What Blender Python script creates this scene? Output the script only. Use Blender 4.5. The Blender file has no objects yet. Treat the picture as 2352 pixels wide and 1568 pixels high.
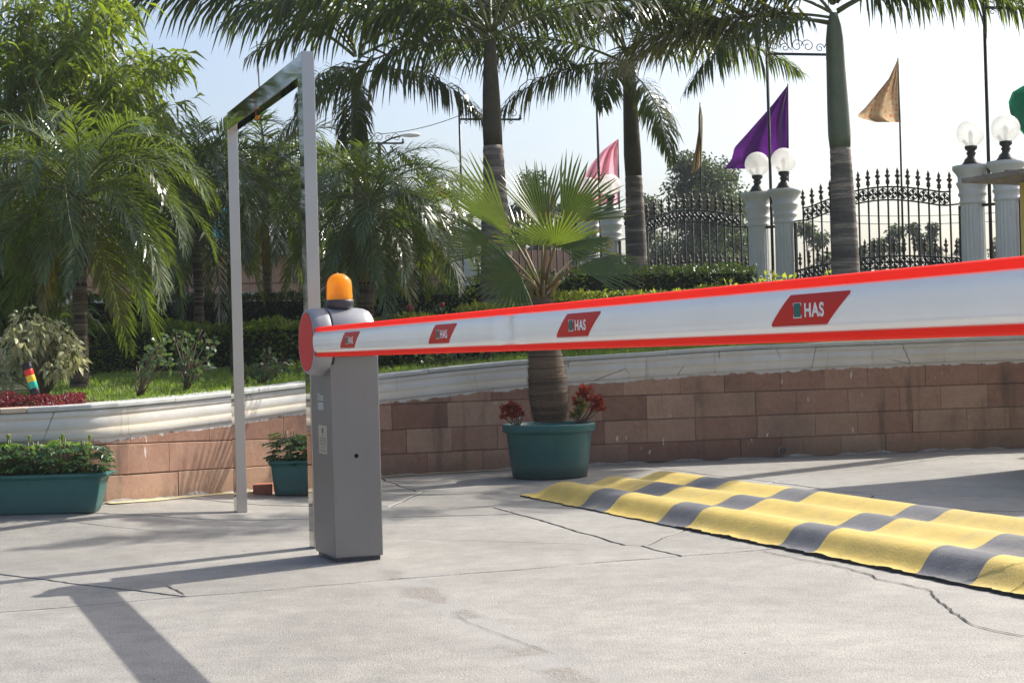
import bpy, bmesh, math, random
import numpy as np
from mathutils import Vector, Matrix, noise
R = math.radians
sc = bpy.context.scene
col = sc.collection

# ------------------------------------------------------------------ camera
EYE = .95
PITCH, ROLL, FPX = math.atan(28/3500), .027, 3500.0
f_ = Vector((0, math.cos(PITCH), math.sin(PITCH)))
u0 = Vector((0, -math.sin(PITCH), math.cos(PITCH)))
r0 = Vector((1, 0, 0))
r_ = r0*math.cos(ROLL) - u0*math.sin(ROLL)
u_ = u0*math.cos(ROLL) + r0*math.sin(ROLL)
cd = bpy.data.cameras.new('camera')
cd.sensor_width = 36; cd.lens = 36*FPX/2352; cd.clip_end = 2000; cd.clip_start = .1
cd.dof.use_dof = True; cd.dof.focus_distance = 6.2; cd.dof.aperture_fstop = 32
cam = bpy.data.objects.new('camera', cd); col.objects.link(cam)
cam.matrix_world = Matrix(((r_.x, u_.x, -f_.x, 0), (r_.y, u_.y, -f_.y, 0), (r_.z, u_.z, -f_.z, EYE), (0, 0, 0, 1)))
sc.camera = cam

# ------------------------------------------------------------------ sky and sun
SUN_EL, SUN_AZ = R(42.5), math.atan2(.803, .596)
w = bpy.data.worlds.new('World'); sc.world = w; w.use_nodes = True
wn = w.node_tree; bg = wn.nodes['Background']
sky = wn.nodes.new('ShaderNodeTexSky'); sky.sky_type = 'NISHITA'; sky.sun_disc = False
sky.sun_elevation = SUN_EL; sky.sun_rotation = SUN_AZ
sky.altitude = 200; sky.air_density = 1.0; sky.dust_density = 5.0; sky.ozone_density = 2.0
wn.links.new(sky.outputs[0], bg.inputs[0]); bg.inputs[1].default_value = .135
sl = bpy.data.lights.new('sun', 'SUN'); sl.energy = 4.7; sl.angle = R(.55); sl.color = (1, .95, .87)
so = bpy.data.objects.new('sun', sl); col.objects.link(so)
SUNV = Vector((math.sin(SUN_AZ)*math.cos(SUN_EL), math.cos(SUN_AZ)*math.cos(SUN_EL), math.sin(SUN_EL)))
so.rotation_euler = SUNV.to_track_quat('Z', 'Y').to_euler(); so.location = (6, 6, 12)
sc.view_settings.view_transform = 'Standard'; sc.view_settings.look = 'None'
sc.view_settings.gamma = 1; sc.view_settings.use_curve_mapping = False
sc.view_settings.exposure = .62
sc.cycles.max_bounces = 8; sc.cycles.transparent_max_bounces = 12; sc.cycles.volume_bounces = 0
sc.cycles.use_denoising = True

# ------------------------------------------------------------------ measuring helpers (2352 x 1568 grid)
def ray(px, py):
    return (f_ + r_*((px-1176)/FPX) - u_*((py-784)/FPX))
def _ss(x): x = min(1, max(0, x)); return x*x*(3-2*x)
def gz(x, y):
    """the apron rises a few centimetres towards the wall on the left"""
    return .09*_ss((-x-1.5)/1.3)*_ss((y-8.0)/1.6)
def G(px, py, z=None):
    d = ray(px, py); zz = 0 if z is None else z
    for _ in range(12):
        t = (zz-EYE)/d.z
        if z is None: zz = .5*zz+.5*gz(d.x*t, d.y*t)
    return Vector((d.x*t, d.y*t, zz))
def at(px, py, depth):
    d = ray(px, py); t = depth/d.y
    return Vector((d.x*t, depth, EYE+d.z*t))
def px_of(p):
    q = Vector(p)-Vector((0, 0, EYE)); z = q.dot(f_)
    return 1176+FPX*q.dot(r_)/z, 784-FPX*q.dot(u_)/z
U = Vector((.379, -.9254, 0)); V = Vector((.9254, .379, 0)); Z = Vector((0, 0, 1))
ROADZ = math.atan2(U.y, U.x)

# ------------------------------------------------------------------ object helpers
def tag(o, label=None, cat=None, group=None, kind=None):
    if label: o['label'] = label
    if cat: o['category'] = cat
    if group: o['group'] = group
    if kind: o['kind'] = kind
    return o
def empty(name, loc, rz=0, label=None, cat=None, group=None):
    o = bpy.data.objects.new(name, None); col.objects.link(o); o.empty_display_size = .1
    o.location = loc; o.rotation_euler = (0, 0, rz)
    return tag(o, label, cat, group)
def link_mesh(name, me, parent=None, loc=None, rot=None, scale=None):
    o = bpy.data.objects.new(name, me); col.objects.link(o)
    if parent: o.parent = parent
    if loc is not None: o.location = loc
    if rot is not None: o.rotation_euler = rot
    if scale is not None: o.scale = scale if hasattr(scale, '__len__') else (scale,)*3
    return o
def local(parent, p):
    """world point -> the frame of an unparented empty"""
    m = Matrix.Translation(parent.location) @ parent.rotation_euler.to_matrix().to_4x4()
    return m.inverted() @ Vector(p)
class MB:
    def __init__(s): s.v = []; s.f = []; s.m = []; s.t = []; s.sm = []; s.uv = None
    def add(s, vs, fs, mi=0, smooth=False, t=None):
        b = len(s.v); s.v += [tuple(p) for p in vs]
        s.t += (t if t is not None else [0.0]*len(vs))
        s.f += [tuple(i+b for i in f) for f in fs]; s.m += [mi]*len(fs); s.sm += [smooth]*len(fs)
    def box(s, c, size, mi=0, ax=None, taper=1.0):
        """box centred at c; ax = (x,y,z) axes; taper scales the bottom"""
        X, Y, Zz = ax or (Vector((1, 0, 0)), Vector((0, 1, 0)), Vector((0, 0, 1)))
        c = Vector(c); vs = []
        for k in (-1, 1):
            q = taper if k < 0 else 1
            for i, j in ((-1, -1), (1, -1), (1, 1), (-1, 1)):
                vs.append(c + X*(i*size[0]/2*q) + Y*(j*size[1]/2*q) + Zz*(k*size[2]/2))
        s.add(vs, [(3, 2, 1, 0), (4, 5, 6, 7), (0, 1, 5, 4), (1, 2, 6, 5), (2, 3, 7, 6), (3, 0, 4, 7)], mi)
    def rings(s, rings, mi=0, cap=(True, True), smooth=True, ts=None, closed=True):
        n = len(rings[0]); vs = []; tt = []
        for k, r in enumerate(rings):
            vs += list(r); tt += [ts[k] if ts else 0.0]*n
        fs = []
        for k in range(len(rings)-1):
            for i in range(n if closed else n-1):
                j = (i+1) % n
                fs.append((k*n+i, k*n+j, (k+1)*n+j, (k+1)*n+i))
        s.add(vs, fs, mi, smooth, tt)
        b = len(s.v)-len(vs)
        if cap[0]: s.f.append(tuple(b+i for i in reversed(range(n)))); s.m.append(mi); s.sm.append(False)
        if cap[1]: s.f.append(tuple(b+(len(rings)-1)*n+i for i in range(n))); s.m.append(mi); s.sm.append(False)
    def tube(s, pts, rad, n=6, mi=0, smooth=True, cap=True):
        pts = [Vector(p) for p in pts]
        rad = rad if hasattr(rad, '__len__') else [rad]*len(pts)
        rings = []; prev = None
        for k, p in enumerate(pts):
            t = (pts[min(k+1, len(pts)-1)]-pts[max(k-1, 0)]).normalized()
            a = prev if prev is not None else (Vector((0, 0, 1)) if abs(t.z) < .9 else Vector((1, 0, 0)))
            x = (a - t*a.dot(t)).normalized(); prev = x; y = t.cross(x)
            rings.append([p + (x*math.cos(q)+y*math.sin(q))*rad[k] for q in (2*math.pi*i/n for i in range(n))])
        s.rings(rings, mi, (cap, cap), smooth)
    def lathe(s, prof, n=24, mi=0, c=(0, 0, 0), smooth=True, cap=(True, True), flute=None):
        rings = []
        for r, z in prof:
            ring = []
            for i in range(n):
                q = 2*math.pi*i/n
                rr = r*(1-(flute if flute and i % 2 else 0))
                ring.append(Vector((c[0]+rr*math.cos(q), c[1]+rr*math.sin(q), c[2]+z)))
            rings.append(ring)
        s.rings(rings, mi, cap, smooth)
    def mesh(s, name, mats, attr=False):
        me = bpy.data.meshes.new(name); me.from_pydata([tuple(p) for p in s.v], [], s.f)
        for m in (mats if isinstance(mats, (list, tuple)) else [mats]): me.materials.append(m)
        me.polygons.foreach_set('material_index', s.m)
        me.polygons.foreach_set('use_smooth', s.sm)
        if attr:
            a = me.attributes.new('t', 'FLOAT', 'POINT'); a.data.foreach_set('value', np.array(s.t, dtype=np.float32))
        if s.uv:
            l = me.uv_layers.new(name='UVMap')
            li = np.empty(len(me.loops), dtype=np.int32); me.loops.foreach_get('vertex_index', li)
            l.data.foreach_set('uv', np.array(s.uv, dtype=np.float32)[li].ravel())
        me.update(); return me
    def build(s, name, mats, parent=None, attr=False, **k):
        return link_mesh(name, s.mesh(name, mats, attr), parent, **k)
def bevel(o, wdt, seg=2):
    m = o.modifiers.new('bevel', 'BEVEL'); m.width = wdt; m.segments = seg; m.limit_method = 'ANGLE'; m.angle_limit = R(35)
    return o
def np_mesh(name, verts, faces, mats, attr=None):
    """verts (N,3), faces (M,3) numpy"""
    me = bpy.data.meshes.new(name)
    nv, nf = len(verts), len(faces)
    me.vertices.add(nv); me.vertices.foreach_set('co', np.asarray(verts, dtype=np.float32).ravel())
    me.loops.add(nf*3); me.loops.foreach_set('vertex_index', np.asarray(faces, dtype=np.int32).ravel())
    me.polygons.add(nf); me.polygons.foreach_set('loop_start', np.arange(0, nf*3, 3, dtype=np.int32))
    try: me.polygons.foreach_set('loop_total', np.full(nf, 3, dtype=np.int32))
    except Exception: pass
    me.update(calc_edges=True)
    if attr is not None:
        a = me.attributes.new('t', 'FLOAT', 'POINT'); a.data.foreach_set('value', np.asarray(attr, dtype=np.float32))
    for m in (mats if isinstance(mats, (list, tuple)) else [mats]): me.materials.append(m)
    me.validate(); return me
def leaves(P, D, L, W, rng, bend=.25, fold=.25, flat=None):
    """P,D (N,3) base and direction; lens shaped leaves of two bent folded halves; returns verts, faces, t"""
    N = len(P); D = D/np.linalg.norm(D, axis=1, keepdims=True)
    A = rng.normal(size=(N, 3)) if flat is None else flat + rng.normal(size=(N, 3))*.35
    S = np.cross(D, A); S /= np.linalg.norm(S, axis=1, keepdims=True)+1e-9
    Nn = np.cross(S, D)
    L = np.broadcast_to(np.asarray(L), (N,))[:, None]; W = np.broadcast_to(np.asarray(W), (N,))[:, None]
    g = np.array([[0, 0, -1.0]])
    mid = P + D*L*.45; tip = P + D*L + g*L*bend
    a = mid - S*W*.5 + Nn*W*fold; b = mid + S*W*.5 + Nn*W*fold
    v = np.stack([P, a, mid, b, tip], axis=1).reshape(-1, 3)
    base = (np.arange(N)*5)[:, None, None]
    f = (np.array([[0, 1, 2], [0, 2, 3], [1, 4, 2], [2, 4, 3]])[None]+base).reshape(-1, 3)
    t = np.tile(np.array([0, .5, .5, .5, 1.0]), N)
    return v, f, t
def merge(parts):
    vs, fs, ts, o = [], [], [], 0
    for v, f, t in parts:
        vs.append(v); fs.append(f+o); ts.append(t); o += len(v)
    return np.concatenate(vs), np.concatenate(fs), np.concatenate(ts)

# ------------------------------------------------------------------ materials
class NT:
    def __init__(s, name):
        s.m = bpy.data.materials.new(name); s.m.use_nodes = True; s.n = s.m.node_tree
        s.b = s.n.nodes['Principled BSDF']; s.out = s.n.nodes['Material Output']
    def new(s, t, **k):
        n = s.n.nodes.new(t)
        for a, v in k.items():
            if isinstance(v, tuple) and a == 'ins':
                pass
            setattr(n, a, v)
        return n
    def link(s, a, b): s.n.links.new(a, b)
    def pos(s, scale=(1, 1, 1), uv=False, obj=False):
        mp = s.new('ShaderNodeMapping'); mp.inputs['Scale'].default_value = scale
        if uv or obj:
            tc = s.new('ShaderNodeTexCoord'); s.link(tc.outputs['UV' if uv else 'Object'], mp.inputs[0])
        else:
            g = s.new('ShaderNodeNewGeometry'); s.link(g.outputs['Position'], mp.inputs[0])
        return mp.outputs[0]
    def noise(s, scale, detail=4, rough=.6, vec=None, dist=0.0):
        n = s.new('ShaderNodeTexNoise'); n.inputs['Scale'].default_value = scale
        n.inputs['Detail'].default_value = detail; n.inputs['Roughness'].default_value = rough
        n.inputs['Distortion'].default_value = dist
        s.link(vec if vec is not None else s.pos(), n.inputs['Vector']); return n.outputs['Fac']
    def ramp(s, fac, stops):
        r = s.new('ShaderNodeValToRGB'); e = r.color_ramp.elements
        while len(e) < len(stops): e.new(.5)
        for i, (p, c) in enumerate(stops):
            e[i].position = p; c = c if hasattr(c, '__len__') else (c, c, c); e[i].color = (*c, 1)
        s.link(fac, r.inputs[0]); return r.outputs[0]
    def mix(s, fac, a, b, mode='MIX'):
        m = s.new('ShaderNodeMix', data_type='RGBA', blend_type=mode)
        for sock, v in ((m.inputs[0], fac), (m.inputs[6], a), (m.inputs[7], b)):
            if hasattr(v, 'links'): s.link(v, sock)
            elif hasattr(v, '__len__'): sock.default_value = (*v, 1)
            else: sock.default_value = v
        return m.outputs[2]
    def math(s, op, a, b=0.0, clamp=False):
        m = s.new('ShaderNodeMath', operation=op); m.use_clamp = clamp
        for i, v in enumerate((a, b)):
            if hasattr(v, 'links'): s.link(v, m.inputs[i])
            else: m.inputs[i].default_value = v
        return m.outputs[0]
    def bump(s, h, strength=.3, dist=.01):
        b = s.new('ShaderNodeBump'); b.inputs['Strength'].default_value = strength; b.inputs['Distance'].default_value = dist
        s.link(h, b.inputs['Height']); s.link(b.outputs[0], s.b.inputs['Normal']); return b
    def set(s, **k):
        for a, v in k.items():
            sock = s.b.inputs[a.replace('_', ' ')]
            if hasattr(v, 'links'): s.link(v, sock)
            elif hasattr(v, '__len__'): sock.default_value = (*v, 1) if len(v) == 3 else v
            else: sock.default_value = v
        return s.m
def _pz(s, p):
    q = s.new('ShaderNodeSeparateXYZ'); s.link(p, q.inputs[0]); return q.outputs[2]
NT.pos_z = _pz
def simple(name, c1, c2=None, scale=20, rough=.6, metal=0, bump=.1, spec=.4, obj=False, detail=4, bdist=.004):
    n = NT(name); p = n.pos(obj=obj)
    f = n.noise(scale, detail, vec=p)
    c2 = c2 or tuple(x*.82 for x in c1)
    big = n.noise(scale*.13, 3, vec=p)
    c = n.ramp(n.math('ADD', n.math('MULTIPLY', f, .55), n.math('MULTIPLY', big, .45)), [(.3, c2), (.65, c1)])
    n.set(Base_Color=c, Roughness=rough, Metallic=metal, Specular_IOR_Level=spec)
    if bump: n.bump(f, bump, bdist)
    return n.m
def leafmat(name, c, c2, rough=.38, trans=.4, tcol=None, tip=None, tips=(.8, 1.0), spec=.5, nscale=3.0):
    """leaf: noise tint, optional tip colour along attribute t, translucency"""
    n = NT(name)
    f = n.noise(nscale, 3); f2 = n.noise(45, 1)
    oi = n.new('ShaderNodeObjectInfo')
    f = n.math('ADD', n.math('MULTIPLY', f, .5), n.math('ADD', n.math('MULTIPLY', f2, .35), n.math('MULTIPLY', oi.outputs['Random'], .15)))
    base = n.ramp(f, [(.33, c2), (.62, c)])
    tc = tcol or tuple(min(1, x*2.2+.02) for x in c)
    tcn = n.ramp(f, [(.3, tuple(x*.6 for x in tc)), (.65, tc)])
    if tip:
        at_ = n.new('ShaderNodeAttribute'); at_.attribute_name = 't'
        k = n.ramp(at_.outputs['Fac'], [(tips[0], 0.0), (tips[1], 1.0)])
        base = n.mix(k, base, tip); tcn = n.mix(k, tcn, tip)
    n.set(Base_Color=base, Roughness=rough, Specular_IOR_Level=spec)
    tr = n.new('ShaderNodeBsdfTranslucent'); n.link(tcn, tr.inputs[0])
    mx = n.new('ShaderNodeMixShader'); mx.inputs[0].default_value = trans
    n.link(n.b.outputs[0], mx.inputs[1]); n.link(tr.outputs[0], mx.inputs[2]); n.link(mx.outputs[0], n.out.inputs[0])
    return n.m
M = {}
def mk_concrete():
    n = NT('concrete'); p = n.pos()
    big = n.noise(.55, 5, .62, p, .4); mid = n.noise(3.2, 6, .7, p); grain = n.noise(120, 3, .75, p); speck = n.noise(45, 2, .6, p)
    c = n.ramp(big, [(.3, (.215, .203, .18)), (.5, (.3, .285, .255)), (.7, (.37, .353, .315))])
    c = n.mix(n.math('MULTIPLY', n.ramp(mid, [(.4, 0.0), (.7, 1.0)]), .5), c, (.19, .184, .172))
    c = n.mix(.9, c, n.ramp(grain, [(.3, .5), (.5, .98), (.7, 1.3)]), 'MULTIPLY')
    c = n.mix(1.0, c, n.ramp(n.noise(9, 5, .7, p), [(.3, .84), (.6, 1.06)]), 'MULTIPLY')
    c = n.mix(n.ramp(speck, [(.24, 1.0), (.29, 0.0)]), c, (.16, .155, .15))
    # repair of mortar over the cable trench that leaves the cabinet
    A, B = G(890, 1310), G(1400, 1600)
    d = (B-A); L = d.length; d.normalize(); nn = Vector((-d.y, d.x, 0))
    sx = n.new('ShaderNodeSeparateXYZ'); n.link(p, sx.inputs[0])
    dist = n.math('ADD', n.math('MULTIPLY', sx.outputs[0], nn.x), n.math('MULTIPLY', sx.outputs[1], nn.y))
    dist = n.math('SUBTRACT', dist, nn.dot(A))
    dist = n.math('ADD', dist, n.math('MULTIPLY', n.math('SUBTRACT', n.noise(5, 4, .6, p), .5), .14))
    along = n.math('SUBTRACT', n.math('ADD', n.math('MULTIPLY', sx.outputs[0], d.x), n.math('MULTIPLY', sx.outputs[1], d.y)), d.dot(A))
    band = n.ramp(n.math('ABSOLUTE', dist), [(.035, 1.0), (.085, 0.0)])
    band = n.math('MULTIPLY', band, n.ramp(n.math('ADD', along, .5), [(.42, 0.0), (.52, 1.0)]))
    c = n.mix(n.math('MULTIPLY', band, .55), c, (.29, .285, .272))
    halo = n.ramp(n.math('ABSOLUTE', dist), [(.1, 1.0), (.3, 0.0)])
    halo = n.math('MULTIPLY', halo, n.ramp(n.math('ADD', along, .5), [(.3, 0.0), (.6, 1.0)]))
    c = n.mix(n.math('MULTIPLY', halo, .22), c, (.29, .283, .268))
    rough_patch = n.math('MULTIPLY', band, n.ramp(n.noise(2.2, 2, .5, p), [(.5, 0.0), (.56, 1.0)]))
    c = n.mix(n.math('MULTIPLY', rough_patch, .8), c, n.ramp(n.noise(60, 3, .7, p), [(.35, (.14, .125, .105)), (.65, (.27, .25, .215))]))
    c = n.mix(n.ramp(n.noise(1.3, 6, .75, p, .8), [(.64, 0.0), (.8, .5)]), c, (.31, .295, .265))
    n.set(Base_Color=c, Roughness=.55, Specular_IOR_Level=.5)
    h = n.math('ADD', n.math('MULTIPLY', grain, .8), n.math('ADD', n.math('MULTIPLY', mid, 1.2), n.math('MULTIPLY', rough_patch, n.noise(40, 3, .7, p))))
    n.bump(h, .7, .007); return n.m
M['concrete'] = mk_concrete()
M['joint'] = simple('joint_dirt', (.09, .08, .07), rough=.95, scale=30)
def mk_stone():
    n = NT('sandstone'); p = n.pos(); oi = n.new('ShaderNodeObjectInfo')
    tc = n.new('ShaderNodeTexCoord'); sx = n.new('ShaderNodeSeparateXYZ'); n.link(tc.outputs['UV'], sx.inputs[0])
    big = n.noise(2.4, 5, .65, p, .6); fine = n.noise(30, 4, .6, p); grain = n.noise(140, 2, .6, p)
    f = n.math('ADD', n.math('MULTIPLY', big, .6), n.math('MULTIPLY', oi.outputs['Random'], .42))
    c = n.ramp(f, [(.3, (.24, .125, .085)), (.45, (.32, .18, .122)), (.6, (.38, .23, .155)), (.78, (.42, .28, .19))])
    c = n.mix(.5, c, n.ramp(fine, [(.3, .7), (.7, 1.1)]), 'MULTIPLY')
    # water stains from above, dirt at the foot
    mp = n.new('ShaderNodeMapping'); mp.inputs['Scale'].default_value = (3.2, .5, 1); n.link(tc.outputs['UV'], mp.inputs[0])
    st = n.ramp(n.noise(1.6, 4, .6, mp.outputs[0]), [(.58, 0.0), (.72, 1.0)])
    c = n.mix(n.math('MULTIPLY', st, .65), c, (.09, .07, .05))
    c = n.mix(n.ramp(n.noise(1.1, 5, .7, p), [(.52, 0.0), (.7, .55)]), c, (.14, .09, .065))
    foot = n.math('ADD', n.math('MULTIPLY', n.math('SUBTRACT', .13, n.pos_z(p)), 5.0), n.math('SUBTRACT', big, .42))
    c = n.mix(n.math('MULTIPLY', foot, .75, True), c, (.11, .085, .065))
    # white limewash running down from the moulding
    edge = n.math('ADD', sx.outputs[1], n.math('MULTIPLY', n.math('SUBTRACT', n.noise(9, 5, .7, p), .5), .09))
    wht = n.ramp(edge, [(.228, 1.0), (.236, 0.0)])
    c = n.mix(wht, c, (.55, .53, .5))
    dr = n.ramp(n.noise(22, 2, .5, n.pos((1, 1, .3))), [(.735, 0.0), (.75, .8)])
    c = n.mix(dr, c, (.62, .57, .52))
    n.set(Base_Color=c, Roughness=.82, Specular_IOR_Level=.3)
    n.bump(n.math('ADD', fine, n.math('MULTIPLY', grain, .4)), .35, .006); return n.m

M['stone'] = mk_stone()
def mk_lime():
    n = NT('limewash'); p = n.pos(); tc = n.new('ShaderNodeTexCoord')
    mp = n.new('ShaderNodeMapping'); mp.inputs['Scale'].default_value = (7, .7, 1); n.link(tc.outputs['UV'], mp.inputs[0])
    st = n.ramp(n.noise(1.5, 4, .65, mp.outputs[0], .2), [(.6, 0.0), (.7, 1.0)])
    big = n.noise(2.0, 5, .65, p)
    c = n.ramp(big, [(.3, (.53, .5, .44)), (.55, (.62, .61, .58)), (.75, (.68, .67, .65))])
    c = n.mix(n.math('MULTIPLY', st, .55), c, (.25, .2, .13))
    sx = n.new('ShaderNodeSeparateXYZ'); n.link(tc.outputs['UV'], sx.inputs[0])
    cre = n.ramp(n.math('ABSOLUTE', n.math('SUBTRACT', sx.outputs[1], .155)), [(.01, 1.0), (.035, 0.0)])
    c = n.mix(n.math('MULTIPLY', cre, .35), c, (.68, .52, .28))
    cr2 = n.ramp(n.math('ABSOLUTE', n.math('SUBTRACT', sx.outputs[1], .075)), [(.003, 1.0), (.012, 0.0)])
    c = n.mix(n.math('MULTIPLY', cr2, .3), c, (.6, .44, .22))
    v = n.new('ShaderNodeTexVoronoi', feature='DISTANCE_TO_EDGE'); v.inputs['Scale'].default_value = 2.2; n.link(p, v.inputs['Vector'])
    ck = n.ramp(v.outputs['Distance'], [(.004, .7), (.012, 0.0)])
    c = n.mix(n.math('MULTIPLY', ck, n.ramp(n.noise(3, 2, .5, p), [(.5, 0.0), (.6, 1.0)])), c, (.12, .1, .08))
    n.set(Base_Color=c, Roughness=.8, Specular_IOR_Level=.3)
    n.bump(n.noise(18, 4, .6, p), .25, .006); return n.m
M['lime'] = mk_lime()
M['coping'] = simple('coping_stone', (.52, .53, .5), (.36, .37, .35), scale=9, rough=.6, bump=.2)
M['coping2'] = simple('coping_sandstone', (.62, .5, .38), (.5, .4, .3), scale=9, rough=.7, bump=.2)
M['mortar'] = simple('mortar', (.3, .25, .22), (.16, .13, .11), scale=25, rough=.95, bump=.4)
M['yellow_line'] = simple('yellow_kerb_paint', (.62, .5, .2), (.5, .45, .33), scale=12, rough=.8, bump=.2)
def metal(name, c, rough, met=1.0, stretch=(60, 60, .6), amt=.12, aniso=0):
    n = NT(name); p = n.pos(stretch)
    f = n.noise(4, 5, .7, p); g = n.noise(1.2, 4, .6)
    n.set(Base_Color=n.mix(.7, c, n.ramp(g, [(.3, .78), (.7, 1.05)]), 'MULTIPLY'), Metallic=met,
          Roughness=n.math('ADD', n.math('MULTIPLY', f, amt), rough-amt/2))
    n.bump(f, .02, .001); return n.m
M['steel'] = metal('brushed_stainless', (.56, .52, .5), .3, stretch=(220, 220, 1.5))
M['mirror'] = metal('polished_stainless', (.42, .42, .4), .035, amt=.03)
M['cabinet'] = metal('cabinet_brushed_steel', (.235, .226, .22), .45, met=.6, amt=.1, stretch=(220, 220, 1.5))
def mk_plastic():
    n = NT('grey_cast_housing'); g = n.noise(260, 2, .6)
    n.set(Base_Color=n.ramp(n.noise(5, 4), [(.3, (.27, .275, .29)), (.7, (.32, .325, .34))]), Roughness=.42, Metallic=.25)
    n.bump(g, .12, .002); return n.m
M['housing'] = mk_plastic()
M['dark'] = simple('dark_grey_plastic', (.05, .055, .065), rough=.45, scale=60, bump=.03)
M['black'] = simple('black_plastic', (.015, .015, .018), rough=.4, scale=60, bump=.03)
M['hole_shade'] = simple('dark_hole', (.006, .006, .006), rough=1, bump=0)  # near-black colour stands for the shade inside holes and open cracks
M['red'] = simple('red_reflective_sheet', (.62, .035, .03), (.57, .03, .027), scale=30, spec=.25, rough=.5, bump=.02)
M['red_strip'] = simple('red_rubber_strip', (.95, .036, .02), (.9, .032, .018), scale=12, rough=.6, spec=.2, bump=.02)
def mk_armwhite():
    n = NT('white_arm_enamel'); p = n.pos()
    c = n.ramp(n.noise(4, 4, .6, p), [(.3, (.86, .85, .815)), (.7, (.92, .912, .88))])
    sc_ = n.ramp(n.noise(6, 5, .8, n.pos((1, 1, 30))), [(.68, 0.0), (.76, .35)])
    c = n.mix(sc_, c, (.5, .48, .42))
    n.set(Base_Color=c, Roughness=.24, Coat_Weight=.4, Coat_Roughness=.12); return n.m
M['arm'] = mk_armwhite()
M['sticker'] = simple('sticker_red', (.55, .02, .012), (.5, .018, .01), scale=20, spec=.22, rough=.4, bump=.03)
def _rubber(m):
    """soft hollow rubber profile that lets sunlight through"""
    nt = m.node_tree; b_ = nt.nodes['Principled BSDF']; o = nt.nodes['Material Output']
    tr = nt.nodes.new('ShaderNodeBsdfTranslucent'); tr.inputs[0].default_value = (1, .2, .15, 1)
    mx = nt.nodes.new('ShaderNodeMixShader'); mx.inputs[0].default_value = .47
    nt.links.new(b_.outputs[0], mx.inputs[1]); nt.links.new(tr.outputs[0], mx.inputs[2]); nt.links.new(mx.outputs[0], o.inputs[0])
_rubber(M['red_strip'])
M['white'] = simple('print_white', (.8, .8, .8), rough=.5, bump=0)
M['print_green'] = simple('print_green', (.01, .12, .1), rough=.4, bump=0)
M['rust'] = simple('rust_edge', (.32, .14, .05), (.14, .06, .03), scale=60, rough=.9, bump=.3)
def mk_amber():
    n = NT('amber_lens'); p = n.pos(obj=True)
    wv = n.new('ShaderNodeTexWave', wave_type='BANDS', bands_direction='X'); wv.inputs['Scale'].default_value = 1
    n.set(Base_Color=(1.0, .5, .01), Roughness=.12, Transmission_Weight=.55, IOR=1.45, Subsurface_Weight=.0, Coat_Weight=.5)
    tr = n.new('ShaderNodeBsdfTranslucent'); tr.inputs[0].default_value = (1, .52, .01, 1)
    mx = n.new('ShaderNodeMixShader'); mx.inputs[0].default_value = .45
    n.link(n.b.outputs[0], mx.inputs[1]); n.link(tr.outputs[0], mx.inputs[2]); n.link(mx.outputs[0], n.out.inputs[0])
    return n.m
M['amber'] = mk_amber()
M['amber_in'] = simple('amber_reflector', (.8, .45, .05), rough=.2, bump=0)
def mk_bump_paint(name, c, c2, wear):
    n = NT(name); p = n.pos()
    f = n.noise(7, 6, .7, p); g = n.noise(130, 3, .7, p); big = n.noise(1.6, 4, .6, p)
    cc = n.ramp(n.math('ADD', n.math('MULTIPLY', f, .5), n.math('MULTIPLY', big, .5)), [(.32, c2), (.6, c)])
    cc = n.mix(.55, cc, n.ramp(g, [(.3, .68), (.6, 1.08)]), 'MULTIPLY')
    cc = n.mix(n.ramp(n.noise(2.3, 5, .75, n.pos((1, 1, 1)), 1.0), [(.5, 0.0), (.72, .5)]), cc, wear)
    cc = n.mix(n.ramp(n.noise(16, 6, .8, p), [(.6, 0.0), (.7, .75)]), cc, wear)
    n.set(Base_Color=cc, Roughness=.45, Specular_IOR_Level=.5)
    n.bump(n.math('ADD', g, n.math('MULTIPLY', f, 2.0)), .45, .006); return n.m
M['bump_y'] = mk_bump_paint('yellow_road_paint', (.66, .48, .11), (.5, .37, .1), (.3, .26, .15))
M['bump_k'] = mk_bump_paint('black_road_paint', (.15, .15, .157), (.085, .085, .09), (.26, .23, .17))
M['asphalt_edge'] = simple('broken_asphalt', (.04, .038, .035), rough=.95, scale=50, bump=.6)
def mk_green_pot():
    n = NT('teal_pot_paint'); p = n.pos()
    c = n.ramp(n.noise(3, 5, .6, p), [(.3, (.006, .07, .07)), (.7, (.011, .11, .102))])
    dz = n.math('ADD', n.math('MULTIPLY', n.math('SUBTRACT', .12, n.pos_z(p)), 7.0), n.math('MULTIPLY', n.noise(11, 5, .7, p), .8))
    c = n.mix(n.math('MULTIPLY', dz, .4, True), c, (.1, .085, .065))
    c = n.mix(n.ramp(n.noise(1.7, 4, .6, p), [(.45, 0.0), (.7, .45)]), c, (.03, .13, .12))
    chips = n.ramp(n.noise(26, 6, .78, p), [(.68, 0.0), (.72, .8)])
    c = n.mix(chips, c, (.3, .33, .28))
    n.set(Base_Color=c, Roughness=.48); n.bump(n.noise(14, 5, .6, p), .25, .01); return n.m
M['pot'] = mk_green_pot()
M['soil'] = simple('soil', (.11, .075, .05), (.05, .035, .025), scale=40, rough=1, bump=.8)
M['brick'] = simple('brick_red', (.4, .14, .08), (.25, .09, .06), scale=20, rough=.9, bump=.4)
def mk_trunk(name, c1, c2, ring, rs):
    n = NT(name); p = n.pos()
    mp = n.pos((.6, .6, rs)); f = n.noise(1.4, 4, .6, mp, .1)
    c = n.ramp(f, [(.35, c2), (.5, c1), (.56, ring), (.64, c1)])
    c = n.mix(.6, c, n.ramp(n.noise(30, 4, .7, p), [(.3, .6), (.7, 1.15)]), 'MULTIPLY')
    n.set(Base_Color=c, Roughness=.85); n.bump(n.math('ADD', f, n.math('MULTIPLY', n.noise(50, 3, .6, p), .4)), .5, .015); return n.m
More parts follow.
